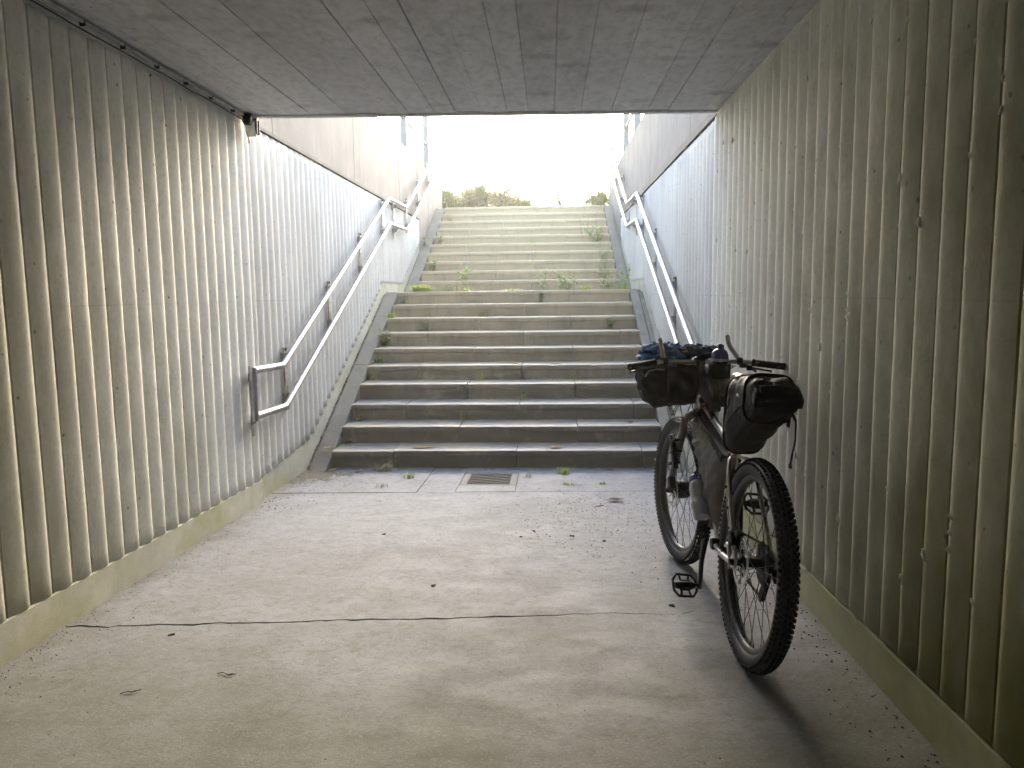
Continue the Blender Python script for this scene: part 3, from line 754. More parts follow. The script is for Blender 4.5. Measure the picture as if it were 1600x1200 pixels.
def wheel(centre, M, rear):
    t = empty('wheel'); t.parent = bike
    if rear: t['label'] = 'rear wheel with cassette, nearest the camera'
    def wp(mb, name, mat, smooth=40):
        mb.xf(M @ Matrix.Translation(centre)); return mb.build(name, mat, t, smooth)
    X = Vector((1, 0, 0))
    prof = []
    for i in range(19):
        a = R(-62)+ (R(360-124+0))*0
    # tyre casing: open at the rim
    prof = [((RW-.006-TR)+TR*math.cos(a), TR*math.sin(a)) for a in [R(-152+304*i/22) for i in range(23)]]
    wp(MB().lathe(prof, (0, 0, 0), X, 96), 'tyre', MSIDE, 60)
    if not rear:
        pr_ = MB()
        for i in range(9):
            a_ = R(205+i*4.6); rr = RW-.006-TR+TR*.55
            rad = Vector((0, math.cos(a_), math.sin(a_))); tan = Vector((0, -math.sin(a_), math.cos(a_)))
            pr_.box(rad*rr+X*-(TR*.845), (.0012, .0075 if i % 3 else .004, .0065 if i % 2 else .0045), Matrix((X, tan, rad)).transposed())
        wp(pr_, 'sidewall_print', MPRINT, None)
    kb = MB(); N = 104
    for row, (al, hw, hl, hh) in enumerate(((-66, .0038, .0052, .0030), (-40, .0042, .0046, .0030), (-14, .0042, .0060, .0030), (14, .0042, .0060, .0030), (40, .0042, .0046, .0030), (66, .0038, .0052, .0030))):
        for i in range(N):
            th = 2*math.pi*(i+(.5 if row % 2 else 0))/N; a = R(al)
            rad = Vector((0, math.cos(th), math.sin(th))); tan = Vector((0, -math.sin(th), math.cos(th)))
            nrm = (rad*math.cos(a)+X*math.sin(a)); sd_ = tan.cross(nrm)
            c = rad*(RW-.006-TR)+nrm*(TR+hh*.7)
            M3 = Matrix((sd_, tan, nrm)).transposed()
            kb.box(c, (hw, hl, hh), M3)
    o = wp(kb, 'tread_knobs', MTYRE, None); o['kind'] = 'stuff'
    wp(MB().lathe([(.313, -.016), (.311, -.0175), (.298, -.0165), (.289, -.010), (.287, 0), (.289, .010), (.298, .0165), (.311, .0175), (.313, .016), (.305, .012), (.303, 0), (.305, -.012), (.313, -.016)], (0, 0, 0), X, 96), 'rim', MRIM, 50)
    sp = MB(); fl = .034 if rear else .033
    for i in range(32):
        th = 2*math.pi*(i+.5)/32; sd_ = 1 if i % 2 else -1; lead = 1 if (i//2) % 2 else -1
        hth = th+lead*R(66)
        p0 = Vector((sd_*fl*.95, .027*math.cos(hth), .027*math.sin(hth))); p1 = Vector((sd_*.003, .290*math.cos(th), .290*math.sin(th)))
        sp.tube([p0, p1], .00135, 5, cap=False)
        n0 = p1+(p0-p1).normalized()*.013; sp.tube([p1, n0], .0024, 5)
    o = wp(sp, 'spokes', MSPK, 60); o['kind'] = 'stuff'
    if rear:
        wp(MB().lathe([(.006, -.078), (.012, -.078), (.013, -.05), (.028, -.037), (.028, -.032), (.017, -.027), (.016, .022), (.030, .028), (.030, .034), (.019, .04), (.012, .07), (.006, .078)], (0, 0, 0), X, 24), 'hub', MBLK, 45)
    else:
        wp(MB().lathe([(.006, -.062), (.014, -.06), (.016, -.045), (.040, -.038), (.044, -.03), (.046, 0), (.044, .03), (.040, .038), (.016, .045), (.014, .06), (.006, .062)], (0, 0, 0), X, 28), 'hub', MBLK, 45)
    xd = -.048; dr = .090
    d = MB().lathe([(dr-.014, xd-.001), (dr, xd-.001), (dr, xd+.001), (dr-.014, xd+.001), (dr-.014, xd-.001)], (0, 0, 0), X, 40)
    for i in range(6):
        a0 = 2*math.pi*i/6; a1 = a0+.55
        d.tube([(xd, .02*math.cos(a0), .02*math.sin(a0)), (xd, .05*math.cos((a0+a1)/2-.1), .05*math.sin((a0+a1)/2-.1)), (xd, (dr-.012)*math.cos(a1), (dr-.012)*math.sin(a1))], [.0035, .003, .0035], 5)
    wp(d, 'brake_disc', MSIL, 45)
    if rear:
        for i, r_ in enumerate((.076, .069, .062, .056, .050, .044, .038, .033, .028, .024)):
            xc = .030+i*.0037; cs = MB(); nt = int(r_*420)
            prof2 = []; 
            ring = [Vector((xc-.0008, (r_-(.003 if k % 2 else 0))*math.cos(math.pi*k/nt), (r_-(.003 if k % 2 else 0))*math.sin(math.pi*k/nt))) for k in range(2*nt)]
            cs.prism(ring, (.0016, 0, 0))
            wp(cs, 'sprocket', MBLK, None)
    return t
wheel(Vector((0, 0, RW)), Matrix.Identity(4), True)
wheel(Vector((0, WB, RW)), SM, False)

BB = Vector((0, .432, .315)); ST = Vector((0, .335, .735)); HT = Vector((0, .936, .895)); HB = Vector((0, .978, .797))
TT = .018
f = MB().tube([BB, ST+Vector((0, -.006, .03))], [.017, .0165], 14); bp(f, 'seat_tube', MTI)
f = MB().tube([ST+Vector((0, .0, -.02)), HT+Vector((0, .008, -.03))], [.0165, .0185], 14); bp(f, 'top_tube', MTI)
f = MB().tube([BB, HB+Vector((0, -.006, .025))], [.021, .024], 14); bp(f, 'down_tube', MTI)
f = MB().tube([HB, HT], [.026, .025], 16); bp(f, 'head_tube', MTI)
f = MB().lathe([(.0, -.040), (.021, -.040), (.024, -.036), (.024, .036), (.021, .040), (0, .040)], BB, (1, 0, 0), 20); bp(f, 'bottom_bracket', MBLK)
for s in (-1, 1):
    f = MB().tube(fillet([ST+Vector((s*.010, -.01, -.035)), (s*.042, .255, .70), (s*.055, .19, .62), (s*.066, .02, .40)], .06, 6), [.0095]*3+[.009]*20 if False else .0088, 10); bp(f, 'seat_stay', MTI)
    f = MB().tube(fillet([BB+Vector((s*.022, -.01, -.004)), (s*.040, .33, .325), (s*.062, .17, .345), (s*.066, .01, .365)], .08, 6), .0115, 12); bp(f, 'chain_stay', MTI if s > 0 else MSIL)
    dq = MB().prism([(s*.070-.004, y, z) for y, z in ((.035, .362), (.02, .41), (.0, .415), (-.022, .39), (-.024, .362), (-.008, .350), (.02, .348))], (.008, 0, 0)); bp(dq, 'dropout', MTI if s > 0 else MSIL, 30)
    bp(MB().lathe([(0, .012), (.009, .011), (.011, 0), (.011, -.008)], (s*.078, 0, RW), (s, 0, 0), 12), 'axle_nut', MBLK)
bp(MB().tube([(-.052, .215, .655), (.052, .215, .655)], .008, 8), 'stay_bridge', MTI)
# brake hose and clips on the left stay
hose = [(-.020, .345, .745), (-.032, .30, .725), (-.040, .275, .70), (-.052, .235, .66), (-.060, .20, .60), (-.064, .15, .53), (-.070, .09, .47), (-.074, .05, .435)]
bp(MB().tube(fillet(hose, .03, 4), .0042, 8), 'brake_hose', MSIL)
for i in (2, 4, 5, 6):
    bp(MB().lathe([(.0060, -.005), (.0075, -.004), (.0075, .004), (.0060, .005)], hose[i], Vector(hose[i+1])-Vector(hose[i]), 10), 'hose_clip', MBLK)
cal = MB().box((-.060, .055, .440), (.018, .028, .020), Matrix.Rotation(.5, 3, 'X'), .005).box((-.066, .085, .415), (.011, .022, .012), Matrix.Rotation(.6, 3, 'X'), .003).box((-.052, .03, .465), (.012, .018, .010), Matrix.Rotation(.3, 3, 'X'), .003)
bp(cal, 'brake_caliper', MBLK, 30)
bp(MB().tube(fillet([(-.082, .01, .345), (-.083, .03, .40), (-.079, .07, .425), (-.074, .11, .40)], .02, 4), .0055, 8), 'brake_mount', MSIL)
# seat post and saddle
SP = Vector((0, .262, .985))
bp(MB().tube([ST, SP], .0155, 14), 'seat_post', MBLK)
bp(MB().lathe([(.017, -.012), (.0205, -.010), (.0205, .010), (.017, .012)], ST+Vector((0, -.007, .030)), SP-ST, 16), 'seat_clamp', MBLK)
sad = []
for a, hw, hh, z in ((.430, .006, .004, .995), (.424, .016, .012, .999), (.40, .021, .018, 1.004), (.36, .023, .021, 1.007), (.31, .030, .022, 1.006), (.26, .045, .023, 1.006), (.21, .062, .023, 1.010), (.17, .071, .021, 1.015), (.145, .066, .016, 1.017), (.135, .04, .006, 1.016)):
    sad.append(((0, a, z), (1, 0, 0), (0, 0, 1), hw, hh, 2.6))
sd_o = bp(MB().loft(sad, 18), 'saddle', MSAD, 60)
for s in (-1, 1): MBt = bp(MB().tube(fillet([(s*.018, .385, .992), (s*.02, .32, .962), (s*.02, .22, .962), (s*.022, .16, .995)], .03, 4), .0036, 8), 'rail', MSIL, 60, sd_o)
# cranks, chainring, pedals
CA = Vector((0, -.040, -.168))
for s in (-1, 1):
    e = BB+Vector((s*.082, 0, 0))+CA*(1 if s < 0 else -1); c0 = BB+Vector((s*.066, 0, 0))-CA*.10*(1 if s < 0 else -1)
    m = (c0+e)/2
    cr_ = MB().loft([(c0, (1, 0, 0), (0, .97, -.24), .010, .017, 3), (BB+Vector((s*.067, 0, 0)), (1, 0, 0), (0, .97, -.24), .012, .020, 3), (m+Vector((s*.004, 0, 0)), (1, 0, 0), (0, .97, -.24), .009, .0135, 3), (e, (1, 0, 0), (0, .97, -.24), .008, .013, 3), (e+CA*.07*(1 if s < 0 else -1), (1, 0, 0), (0, .97, -.24), .006, .008, 3)], 14)
    bp(cr_, 'crank_arm', MBLK, 50)
    ped = empty('pedal'); ped.parent = bike
    pc = e+Vector((s*.062, 0, 0)); tilt = Matrix.Translation(pc) @ Matrix.Rotation(R(38), 4, 'X')
    cage = [(-.046, -.026, 0), (-.046, .026, 0), (-.028, .052, 0), (.030, .048, 0), (.046, .024, 0), (.046, -.024, 0), (.030, -.050, 0), (-.028, -.052, 0)]
    cg = MB()
    cg.tube(cage, .0058, 6, closed=True)
    for (a_, b_) in ((1, 2), (7, 0)): pass
    cg.tube([(-.018, .05, 0), (-.014, .018, 0)], .0045, 6).tube([(.02, .05, 0), (.014, .018, 0)], .0045, 6).tube([(-.018, -.05, 0), (-.014, -.018, 0)], .0045, 6).tube([(.02, -.05, 0), (.014, -.018, 0)], .0045, 6)
    cg.xf(tilt).build('cage', MBLK, ped, 40)
    MB().lathe([(0, -.040), (.012, -.040), (.016, -.028), (.016, .028), (.011, .040), (.008, .056), (0, .056)], (0, 0, 0), (-s, 0, 0), 14).box((0, 0, 0), (.022, .022, .009), None, .004).xf(tilt).build('axle_body', MBLK, ped, 40)
ch = MB(); NT_ = 34; ring = []
for k in range(2*NT_):
    r_ = .068-(.004 if k % 2 else 0); a = math.pi*k/NT_; ring.append((.046, BB.y+r_*math.cos(a), BB.z+r_*math.sin(a)))
ch.prism(ring, (.003, 0, 0)); bp(ch, 'chainring', MBLK, None)
cn_ = MB()
def link_run(a, b):
    a = Vector(a); b = Vector(b); n = int((b-a).length/.0127)
    for i in range(n):
        p = a+(b-a)*(i+.5)/n; d = (b-a).normalized(); z = Vector((1, 0, 0)).cross(d)
        cn_.box(p, (.0032, .0055, .0042), Matrix((Vector((1, 0, 0)), d, z)).transposed())
link_run((.0475, BB.y, BB.z+.068), (.046, 0, RW+.062)); link_run((.0475, BB.y, BB.z-.066), (.054, .055, .232))
link_run((.054, .055, .232), (.050, .01, .30))
bp(cn_, 'chain', MSPK, None)
rd = MB().prism([(.058, y, z) for y, z in ((.0, .335), (.018, .325), (.065, .245), (.062, .222), (.045, .216), (.030, .235), (-.012, .32))], (.004, 0, 0)).prism([(.047, y, z) for y, z in ((.0, .335), (.018, .325), (.065, .245), (.062, .222), (.045, .216), (.030, .235), (-.012, .32))], (.004, 0, 0))
rd.box((.082, -.015, .335), (.016, .022, .020), Matrix.Rotation(.4, 3, 'X'), .006).box((.074, -.005, .355), (.010, .014, .018), None, .004)
for yy, zz in ((.0, .312), (.048, .236)): rd.lathe([(0, -.004), (.016, -.003), (.016, .003), (0, .004)], (.0545, yy, zz), (1, 0, 0), 14)
bp(rd, 'derailleur', MBLK, 30)

# ---- fork, stem, bar (turned a little to the left)
AX = Vector((0, WB, RW))
fk = MB().loft([(CROWN+Vector((-.068, .004, -.045)), (0, 1, .3), (0, -.3, 1), .018, .016, 3), (CROWN+Vector((-.058, .004, -.022)), (0, 1, .2), (0, -.2, 1), .020, .020, 3), (CROWN+Vector((-.02, .002, -.008)), (0, 1, 0), (0, 0, 1), .023, .020, 3),
               (CROWN+Vector((.02, .002, -.008)), (0, 1, 0), (0, 0, 1), .023, .020, 3), (CROWN+Vector((.058, .004, -.022)), (0, 1, .2), (0, -.2, 1), .020, .020, 3), (CROWN+Vector((.068, .004, -.045)), (0, 1, .3), (0, -.3, 1), .018, .016, 3)], 14)
fp(fk, 'fork_crown', MFORK)
for s in (-1, 1):
    lg = MB().tube(fillet([CROWN+Vector((s*.066, .004, -.030)), CROWN+Vector((s*.068, .052, -.16)), AX+Vector((s*.066, -.028, .05)), AX+Vector((s*.064, 0, -.008))], .05, 5), [.0185, .018, .0178, .0175, .017, .0168, .0165, .016, .0155, .015, .0145, .014, .0135, .013], 14)
    fp(lg, 'fork_leg', MFORK if s < 0 else MBLK)
    fp(MB().lathe([(0, .010), (.010, .009), (.012, 0), (.012, -.010)], AX+Vector((s*.074, 0, 0)), (s, 0, 0), 12), 'axle_nut', MBLK)
fp(MB().box(AX+Vector((-.070, -.055, .050)), (.016, .022, .030), Matrix.Rotation(-.3, 3, 'X'), .005), 'brake_caliper', MBLK, 30)
cg = MB().box(CROWN+Vector((-.094, .070, -.20)), (.012, .016, .085), Matrix.Rotation(-.36, 3, 'X'), .004)
for dz in (-.14, -.20, -.26): cg.box(CROWN+Vector((-.084, .070-(dz+.2)*.38, dz)), (.026, .024, .006), Matrix.Rotation(-.36, 3, 'X'), .002)
fp(cg, 'cargo_cage', MBLK, 30)
fp(MB().tube([HT, HT+SDIR*.075], .0185, 16), 'steerer_spacers', MBLK)
BC = Vector((0, .985, 1.035))
fp(MB().tube([HT+SDIR*.060, BC+Vector((0, -.01, -.008))], [.021, .019], 14).lathe([(.019, -.024), (.023, -.022), (.023, .022), (.019, .024)], BC, (1, 0, 0), 18).lathe([(0, .032), (.022, .030), (.023, 0), (.023, -.045), (0, -.047)], HT+SDIR*.06, SDIR, 16), 'stem', MBLK)
hb = fillet([(-.365, .872, 1.020), (-.20, .945, 1.040), (-.10, .985, 1.037), (0, .985, 1.035), (.10, .985, 1.037), (.20, .945, 1.040), (.365, .872, 1.020)], .07, 5)
fp(MB().tube(hb, .0112, 12), 'handlebar', MTI)
for s in (-1, 1):
    g0 = Vector((s*.235, .9297, 1.0358)); g1 = Vector((s*.372, .8690, 1.0192)); d = (g1-g0)
    prof = []
    for i in range(15): prof.append((.0158+(.0012 if i % 2 else 0), d.length*i/14))
    prof = [(.011, 0), (.0185, .001), (.0185, .008)]+prof[1:-1]+[(.0175, d.length-.004), (.0165, d.length), (0, d.length+.001)]
    fp(MB().lathe(prof, g0, d, 18), 'grip', MRUB, 45)
    # inner bar end standing up from the bar
    b0 = Vector((s*.185, .949, 1.042))
    if s < 0: pts = [b0, b0+Vector((-.004, .01, .04)), b0+Vector((-.014, .03, .105))]
    else: pts = [b0, b0+Vector((-.018, .02, .035)), b0+Vector((-.040, .04, .075)), b0+Vector((-.046, .05, .12))]
    fp(MB().tube(fillet(pts, .03, 5), .0105, 12), 'bar_end', MTI)
    fp(MB().lathe([(.012, -.014), (.0175, -.012), (.0175, .012), (.012, .014)], b0, (s, -.43, -.02), 14), 'bar_end_clamp', MBLK)
    lv = MB().tube(fillet([(s*.20, .962, 1.022), (s*.235, .985, 1.012), (s*.30, .972, 1.0), (s*.345, .945, .992)], .03, 4), .005, 8).box((s*.205, .952, 1.022), (.018, .016, .012), None, .004)
    fp(lv, 'brake_lever', MBLK, 40)
sh = MB().box((.222, .925, 1.012), (.014, .024, .012), Matrix.Rotation(-.4, 3, 'Z'), .004).tube([(.228, .92, 1.008), (.24, .892, .996)], .006, 8)
fp(sh, 'shifter', MBLK, 30)
for i, (p0, p1, p2, p3) in enumerate((((-.16, .97, 1.02), (-.06, 1.10, .90), (-.035, 1.06, .72), (-.055, 1.03, .66)), ((.16, .97, 1.02), (.0, 1.12, .88), (-.05, 1.08, .74), (-.03, .99, .76)),
                                      ((.17, .96, 1.02), (.06, 1.08, .92), (-.04, 1.06, .83), (-.025, .955, .80)), ((-.15, .97, 1.02), (-.02, 1.1, .93), (.04, 1.05, .82), (.026, .955, .80)))):
    pts = []
    p0, p1, p2, p3 = map(Vector, (p0, p1, p2, p3))
    for k in range(15):
        t = k/14; pts.append(p0*(1-t)**3+p1*3*t*(1-t)**2+p2*3*t*t*(1-t)+p3*t**3)
    fp(MB().tube(pts, .0026, 6), 'cable', MBLK, 60)

# ================================================================== LUGGAGE (each its own thing)
def lug(name, label, cat, at_local, steer=False):
    t = empty(name); M = BM @ (SM if steer else Matrix.Identity(4)); P = M @ Matrix.Translation(Vector(at_local)); t.matrix_world = P
    tag(t, label, cat)
    inv = P.inverted() @ M
    def add(mb, nm, mat, smooth=50): return mb.xf(inv).build(nm, mat, t, smooth)
    return t, add
def sub(mb, n=1):
    bm = bmesh.new(); me = bpy.data.meshes.new('x'); me.from_pydata(mb.v, [], mb.f); bm.from_mesh(me)
    bmesh.ops.subdivide_edges(bm, edges=bm.edges[:], cuts=n, use_grid_fill=True, smooth=.6)
    mb.v = [tuple(v.co) for v in bm.verts]; bm.verts.index_update(); mb.f = [tuple(v.index for v in f_.verts) for f_ in bm.faces]
    bm.free(); bpy.data.meshes.remove(me); return mb

# seat pack
t, add_ = lug('seat_pack', 'big charcoal seat pack strapped behind the saddle', 'bike bag', (0, .27, .76))
def add(mb, nm, mat, smooth=50):
    mb.v = [(x_*(.96 if y_ > .1 else .84), (.3-(.3-y_)*.72 if y_ < .3 else y_), z_-.012-max(0, .1-y_)*.05) for x_, y_, z_ in mb.v]; return add_(mb, nm, mat, smooth)
secs = []
for a, z, hw, hh, e, tl_ in ((.300, .868, .030, .085, 3.2, 0), (.295, .870, .054, .118, 4.0, 0), (.265, .874, .068, .132, 4.4, .03), (.18, .892, .080, .134, 4.2, .08), (.08, .922, .088, .116, 4.2, .14), (-.02, .952, .092, .097, 4.2, .2),
                             (-.11, .978, .094, .080, 4.2, .24), (-.18, .996, .094, .064, 4.2, .26), (-.235, 1.004, .092, .048, 4, .28), (-.265, 1.006, .088, .032, 3.6, .3), (-.282, 1.006, .082, .012, 2.6, .3)):
    secs.append(((0, a, z), (1, 0, 0), (0, math.sin(tl_)*.6, math.cos(tl_)), hw, hh, e))
add(sub(MB().loft(secs, 32), 2).jitter(.007, 12, 2).crease(.0055, 13, 4), 'body', MBAGG, 75)
for a, z, hw, hh in ((.14, .90, .0835, .121), (-.05, .957, .0925, .089)):
    ring = [(math.copysign(abs(math.cos(q))**.68, math.cos(q))*hw*1.03, a-.02*math.sin(q), z+math.copysign(abs(math.sin(q))**.68, math.sin(q))*hh*1.03) for q in [2*math.pi*i/30 for i in range(30)]]
    add(MB().tube(ring, .0045, 6, closed=True), 'seam', MBAG, 60)
add(MB().tube([(-.075, -.262, 1.02), (0, -.268, 1.03), (.075, -.262, 1.02)], .020, 12).jitter(.003, 30), 'rolled_closure', MBAG, 60)
for s in (-1, 1): add(MB().box((s*.088, -.262, .995), (.010, .022, .018), Matrix.Rotation(.4, 3, 'X'), .004), 'buckle', MBLK, 30)
add(MB().tube([(.092, -.15, .945), (.098, -.20, .92), (.10, -.21, .86), (.096, -.195, .80), (.094, -.19, .765)], .009, 6, flat=.18), 'hanging_strap', MBAG, 50)
add(MB().box((.094, -.19, .762), (.004, .011, .006)), 'strap_end', MBLK, None)
add(MB().box((.09, -.13, .905), (.006, .012, .016), None, .003), 'side_buckle', MBLK, 30)
add(MB().tube([(-.02, .30, .80), (-.045, .335, .79), (-.03, .36, .785), (.03, .36, .785), (.045, .335, .79), (.02, .30, .80)], .012, 6, flat=.25), 'post_strap', MBAG, 50)
zig = [((.05 if i % 2 else -.05), .14-i*.055, 1.012+i*.0075) for i in range(6)]
add(MB().tube(zig, .0028, 6), 'bungee_cord', MBLK, 60)
for a, z, hw, hh in ((.22, .884, .0745, .135), (-.13, .984, .0945, .076)):
    ring = [(math.copysign(abs(math.cos(q))**.5, math.cos(q))*hw*1.045, a+.006*math.sin(q), z+math.copysign(abs(math.sin(q))**.5, math.sin(q))*hh*1.04) for q in [2*math.pi*i/40 for i in range(40)]]
    add(MB().tube(ring, .010, 6, closed=True, flat=.25), 'compression_strap', MBAG, 60)
for sx in (-1, 1): add(MB().tube([(sx*.074, .27, .80), (sx*.087, .14, .86), (sx*.097, 0, .925), (sx*.098, -.12, .965)], .0035, 6), 'panel_seam', MBAG, 60)
add(MB().box((-.080, .215, .83), (.004, .010, .014), Matrix.Rotation(.2, 3, 'X'), .002), 'strap_buckle', MBLK, 30)
add(MB().tube([(-.0965, .02, .972), (-.0975, 0, .980), (-.0975, -.02, .974)], .004, 5, flat=.4), 'reflective_mark', MPRINT, 50)

# frame bag filling the main triangle
t, add = lug('frame_bag', 'grey wrinkled frame bag filling the main triangle of the bicycle', 'bike bag', (0, .5, .42))
A_, B_, C_, D_ = Vector((0, .375, .690)), Vector((0, .905, .815)), Vector((0, .885, .735)), Vector((0, .455, .385))
N = 40; q = MB(); front = []
for side in (-1, 1):
    for i in range(N+1):
        for j in range(N+1):
            u_, v_ = i/N, j/N
            p = (A_*(1-u_)+B_*u_)*(1-v_)+(D_*(1-u_)+C_*u_)*v_
            bul = (max(0, 1-(2*u_-1)**6)*max(0, 1-(2*v_-1)**6))**.6
            fold = .034*(abs(noise.noise(Vector((u_*9-v_*3, v_*1.6, 3))))-.2)+.012*noise.noise(Vector((u_*16+v_*5, v_*3, 8)))
            q.v.append((side*(.014+(.040+.010*v_*u_)*bul+fold*bul), p.y, p.z-.012*v_))
    off = 0 if side < 0 else (N+1)**2
    for i in range(N):
        for j in range(N): q.f.append((off+i*(N+1)+j, off+(i+1)*(N+1)+j, off+(i+1)*(N+1)+j+1, off+i*(N+1)+j+1))
K = (N+1)**2
rim_ = [i*(N+1) for i in range(N+1)]+[N*(N+1)+j for j in range(1, N+1)]+[i*(N+1)+N for i in range(N-1, -1, -1)]+[j for j in range(N-1, 0, -1)]
for a, b in zip(rim_, rim_[1:]+rim_[:1]): q.f.append((a, b, K+b, K+a))
add(q, 'body', MFB, 60)
for s in (-1, 1): add(MB().prism([(s*.036, A_.y+.0, A_.z+.004), (s*.036, B_.y, B_.z+.004), (s*.038, B_.y-.01, B_.z-.026), (s*.038, A_.y+.012, A_.z-.026)], (s*.004, 0, 0)), 'zip_flap', MBAG, 30)
for u_ in (.86,):
    p = A_*(1-u_)+B_*u_; add(MB().tube([(-.040, p.y, p.z-.02), (-.026, p.y-.004, p.z+.045), (0, p.y-.006, p.z+.054), (.026, p.y-.004, p.z+.045), (.040, p.y, p.z-.02)], .010, 6, flat=.2), 'strap', MBAG, 50)
p = D_; add(MB().tube([(-.030, .48, .41), (-.034, .49, .375), (0, .50, .352), (.034, .49, .375), (.030, .48, .41)], .009, 6, flat=.2), 'strap', MSIL, 50)

# bottle under the down tube
t, add = lug('water_bottle', 'white water bottle with purple cap beside the grey frame bag', 'bottle', (-.062, .50, .40))
ba = Vector((-.066, .512, .402)); bd = Vector((-.006, .150, .165)).normalized()
add(MB().lathe([(0, 0), (.030, .002), (.034, .010), (.034, .075), (.031, .082), (.031, .092), (.034, .100), (.034, .150), (.030, .168), (.026, .172)], ba, bd, 24), 'body', MWHT, 50)
add(MB().lathe([(.0265, .170), (.031, .172), (.031, .194), (.024, .200), (.010, .203), (.009, .220), (0, .222)], ba, bd, 24), 'cap', MPUR, 50)
side_ = Vector((-1, -.1, 0)).normalized()
for k in range(2):
    c = ba+bd*(.050+.014*k)+side_*.0345
    add(MB().prism([c+bd*-.005, c+bd*-.003+Vector((0, .010, -.012)), c+bd*.001+Vector((0, .010, -.012)), c+bd*.001], side_*.0015), 'printed_mark', MPUR, 30)
for sx in (-1, 1):
    add(MB().tube([ba+Vector((sx*.020, .03, -.018)), ba+Vector((sx*.030, -.012, .006)), ba+Vector((sx*.034, .02, .06)), ba+Vector((sx*.02, .065, .03))], .0035, 6), 'cage_wire', MSIL, 50)

# handlebar roll
t, add = lug('handlebar_roll', 'black fabric roll bag hanging under the left of the handlebar', 'bike bag', (-.12, 1.06, .86), True)
secs = []
for x_, dz, hw, hh, e in ((-.262, .020, .030, .036, 3), (-.257, .018, .056, .054, 4), (-.244, .006, .066, .068, 4.4), (-.22, -.012, .076, .092, 4), (-.19, -.016, .080, .096, 4.2), (-.10, -.012, .080, .090, 4), (-.04, -.010, .080, .086, 4), (.03, -.008, .076, .080, 4), (.085, -.004, .066, .066, 4), (.10, 0, .04, .04, 2.5)):
    secs.append(((x_, 1.062, .936+dz), (0, 1, 0), (0, .1, 1), hw, hh, e))
add(sub(MB().loft(secs, 28), 2).jitter(.014, 9, 4).crease(.009, 11, 2), 'body', MBAG, 70)
add(MB().tube([(-.262, .99, .968), (-.245, .985, .995), (-.21, .985, 1.002), (-.17, .988, 1.000)], .0035, 6), 'piping', MPRINT, 50)
for x_ in (-.15, -.02):
    ring = [(x_, 1.062+.090*math.copysign(abs(math.cos(q))**.7, math.cos(q)), .938+.094*math.copysign(abs(math.sin(q))**.7, math.sin(q))) for q in [2*math.pi*i/24 for i in range(24)]]
    add(MB().tube(ring, .009, 6, closed=True, flat=.3), 'strap', MBAGG, 50)
# perforated rubber strap hanging in a V
t, add = lug('rubber_strap', 'black perforated rubber strap hanging in a V below the handlebar roll', 'strap', (-.11, 1.04, .78), True)
vv = MB(); pa, pb_, pc_ = Vector((-.145, 1.02, .872)), Vector((-.110, 1.03, .775)), Vector((-.068, 1.02, .872))
for a, b in ((pa, pb_), (pb_, pc_)):
    d = (b-a); n = 12
    for i in range(n):
        p = a+d*(i+.5)/n; zz = d.normalized(); xx = zz.cross(Vector((0, 1, 0))).normalized()
        M3 = Matrix((xx, Vector((0, 1, 0)), zz)).transposed()
        vv.box(p, (.0060, .0018, d.length/n*.22), M3)
    for sx in (-1, 1):
        xx = d.normalized().cross(Vector((0, 1, 0))).normalized(); vv.tube([a+xx*sx*.0058, b+xx*sx*.0058], .0017, 5)
add(vv, 'band', MBLK, None)

# blue jacket on top of the roll
def crumple(cx, cy, cz, rx, ry, rz, seed, amp):
    mb = MB(); nu, nv = 34, 18
    for i in range(nv+1):
        ph = math.pi*i/nv
        for j in range(nu):
            th = 2*math.pi*j/nu; d = Vector((math.sin(ph)*math.cos(th), math.sin(ph)*math.sin(th), math.cos(ph)))
            k = 1+amp*(1-2*abs(noise.noise(d*2.1+Vector((seed, 0, 0)))))*.8+amp*.7*(1-2*abs(noise.noise(d*5+Vector((0, seed, 0)))))
            mb.v.append((cx+d.x*rx*k, cy+d.y*ry*k, cz+d.z*rz*k))
    for i in range(nv):
        for j in range(nu): mb.f.append((i*nu+j, i*nu+(j+1) % nu, (i+1)*nu+(j+1) % nu, (i+1)*nu+j))
    return mb
t, add = lug('jacket', 'bunched blue jacket lying on the handlebar roll', 'jacket', (-.19, 1.06, 1.02), True)
add(crumple(-.150, 1.07, 1.058, .085, .060, .046, 3, .5), 'cloth', MBLUE, 75)
add(MB().tube([(-.25, 1.03, 1.030), (-.20, 1.0, 1.055), (-.15, 1.01, 1.070), (-.09, 1.03, 1.045)], [.012, .018, .016, .010], 8).jitter(.006, 40), 'sleeve', MBLUE, 70)
t, add = lug('gloves', 'dark navy gloves tucked over the middle of the handlebar', 'gloves', (.0, 1.02, 1.06), True)
for k, (gx, gy, gz) in enumerate(((-.035, 1.02, 1.088), (.045, 1.03, 1.080))):
    g = crumple(gx, gy, gz, .042, .040, .024, 11+k, .35)
    for fi in range(4):
        a = -.5+fi*.33+k*.4; b0 = Vector((gx+.030*math.cos(a+.6), gy+.02, gz+.01)); g.tube([b0, b0+Vector((.022*math.cos(a), .012, .016-.006*fi)), b0+Vector((.046*math.cos(a), .01, .012-.010*fi))], [.009, .009, .007], 7)
    add(g, 'glove', MTEAL, 70)

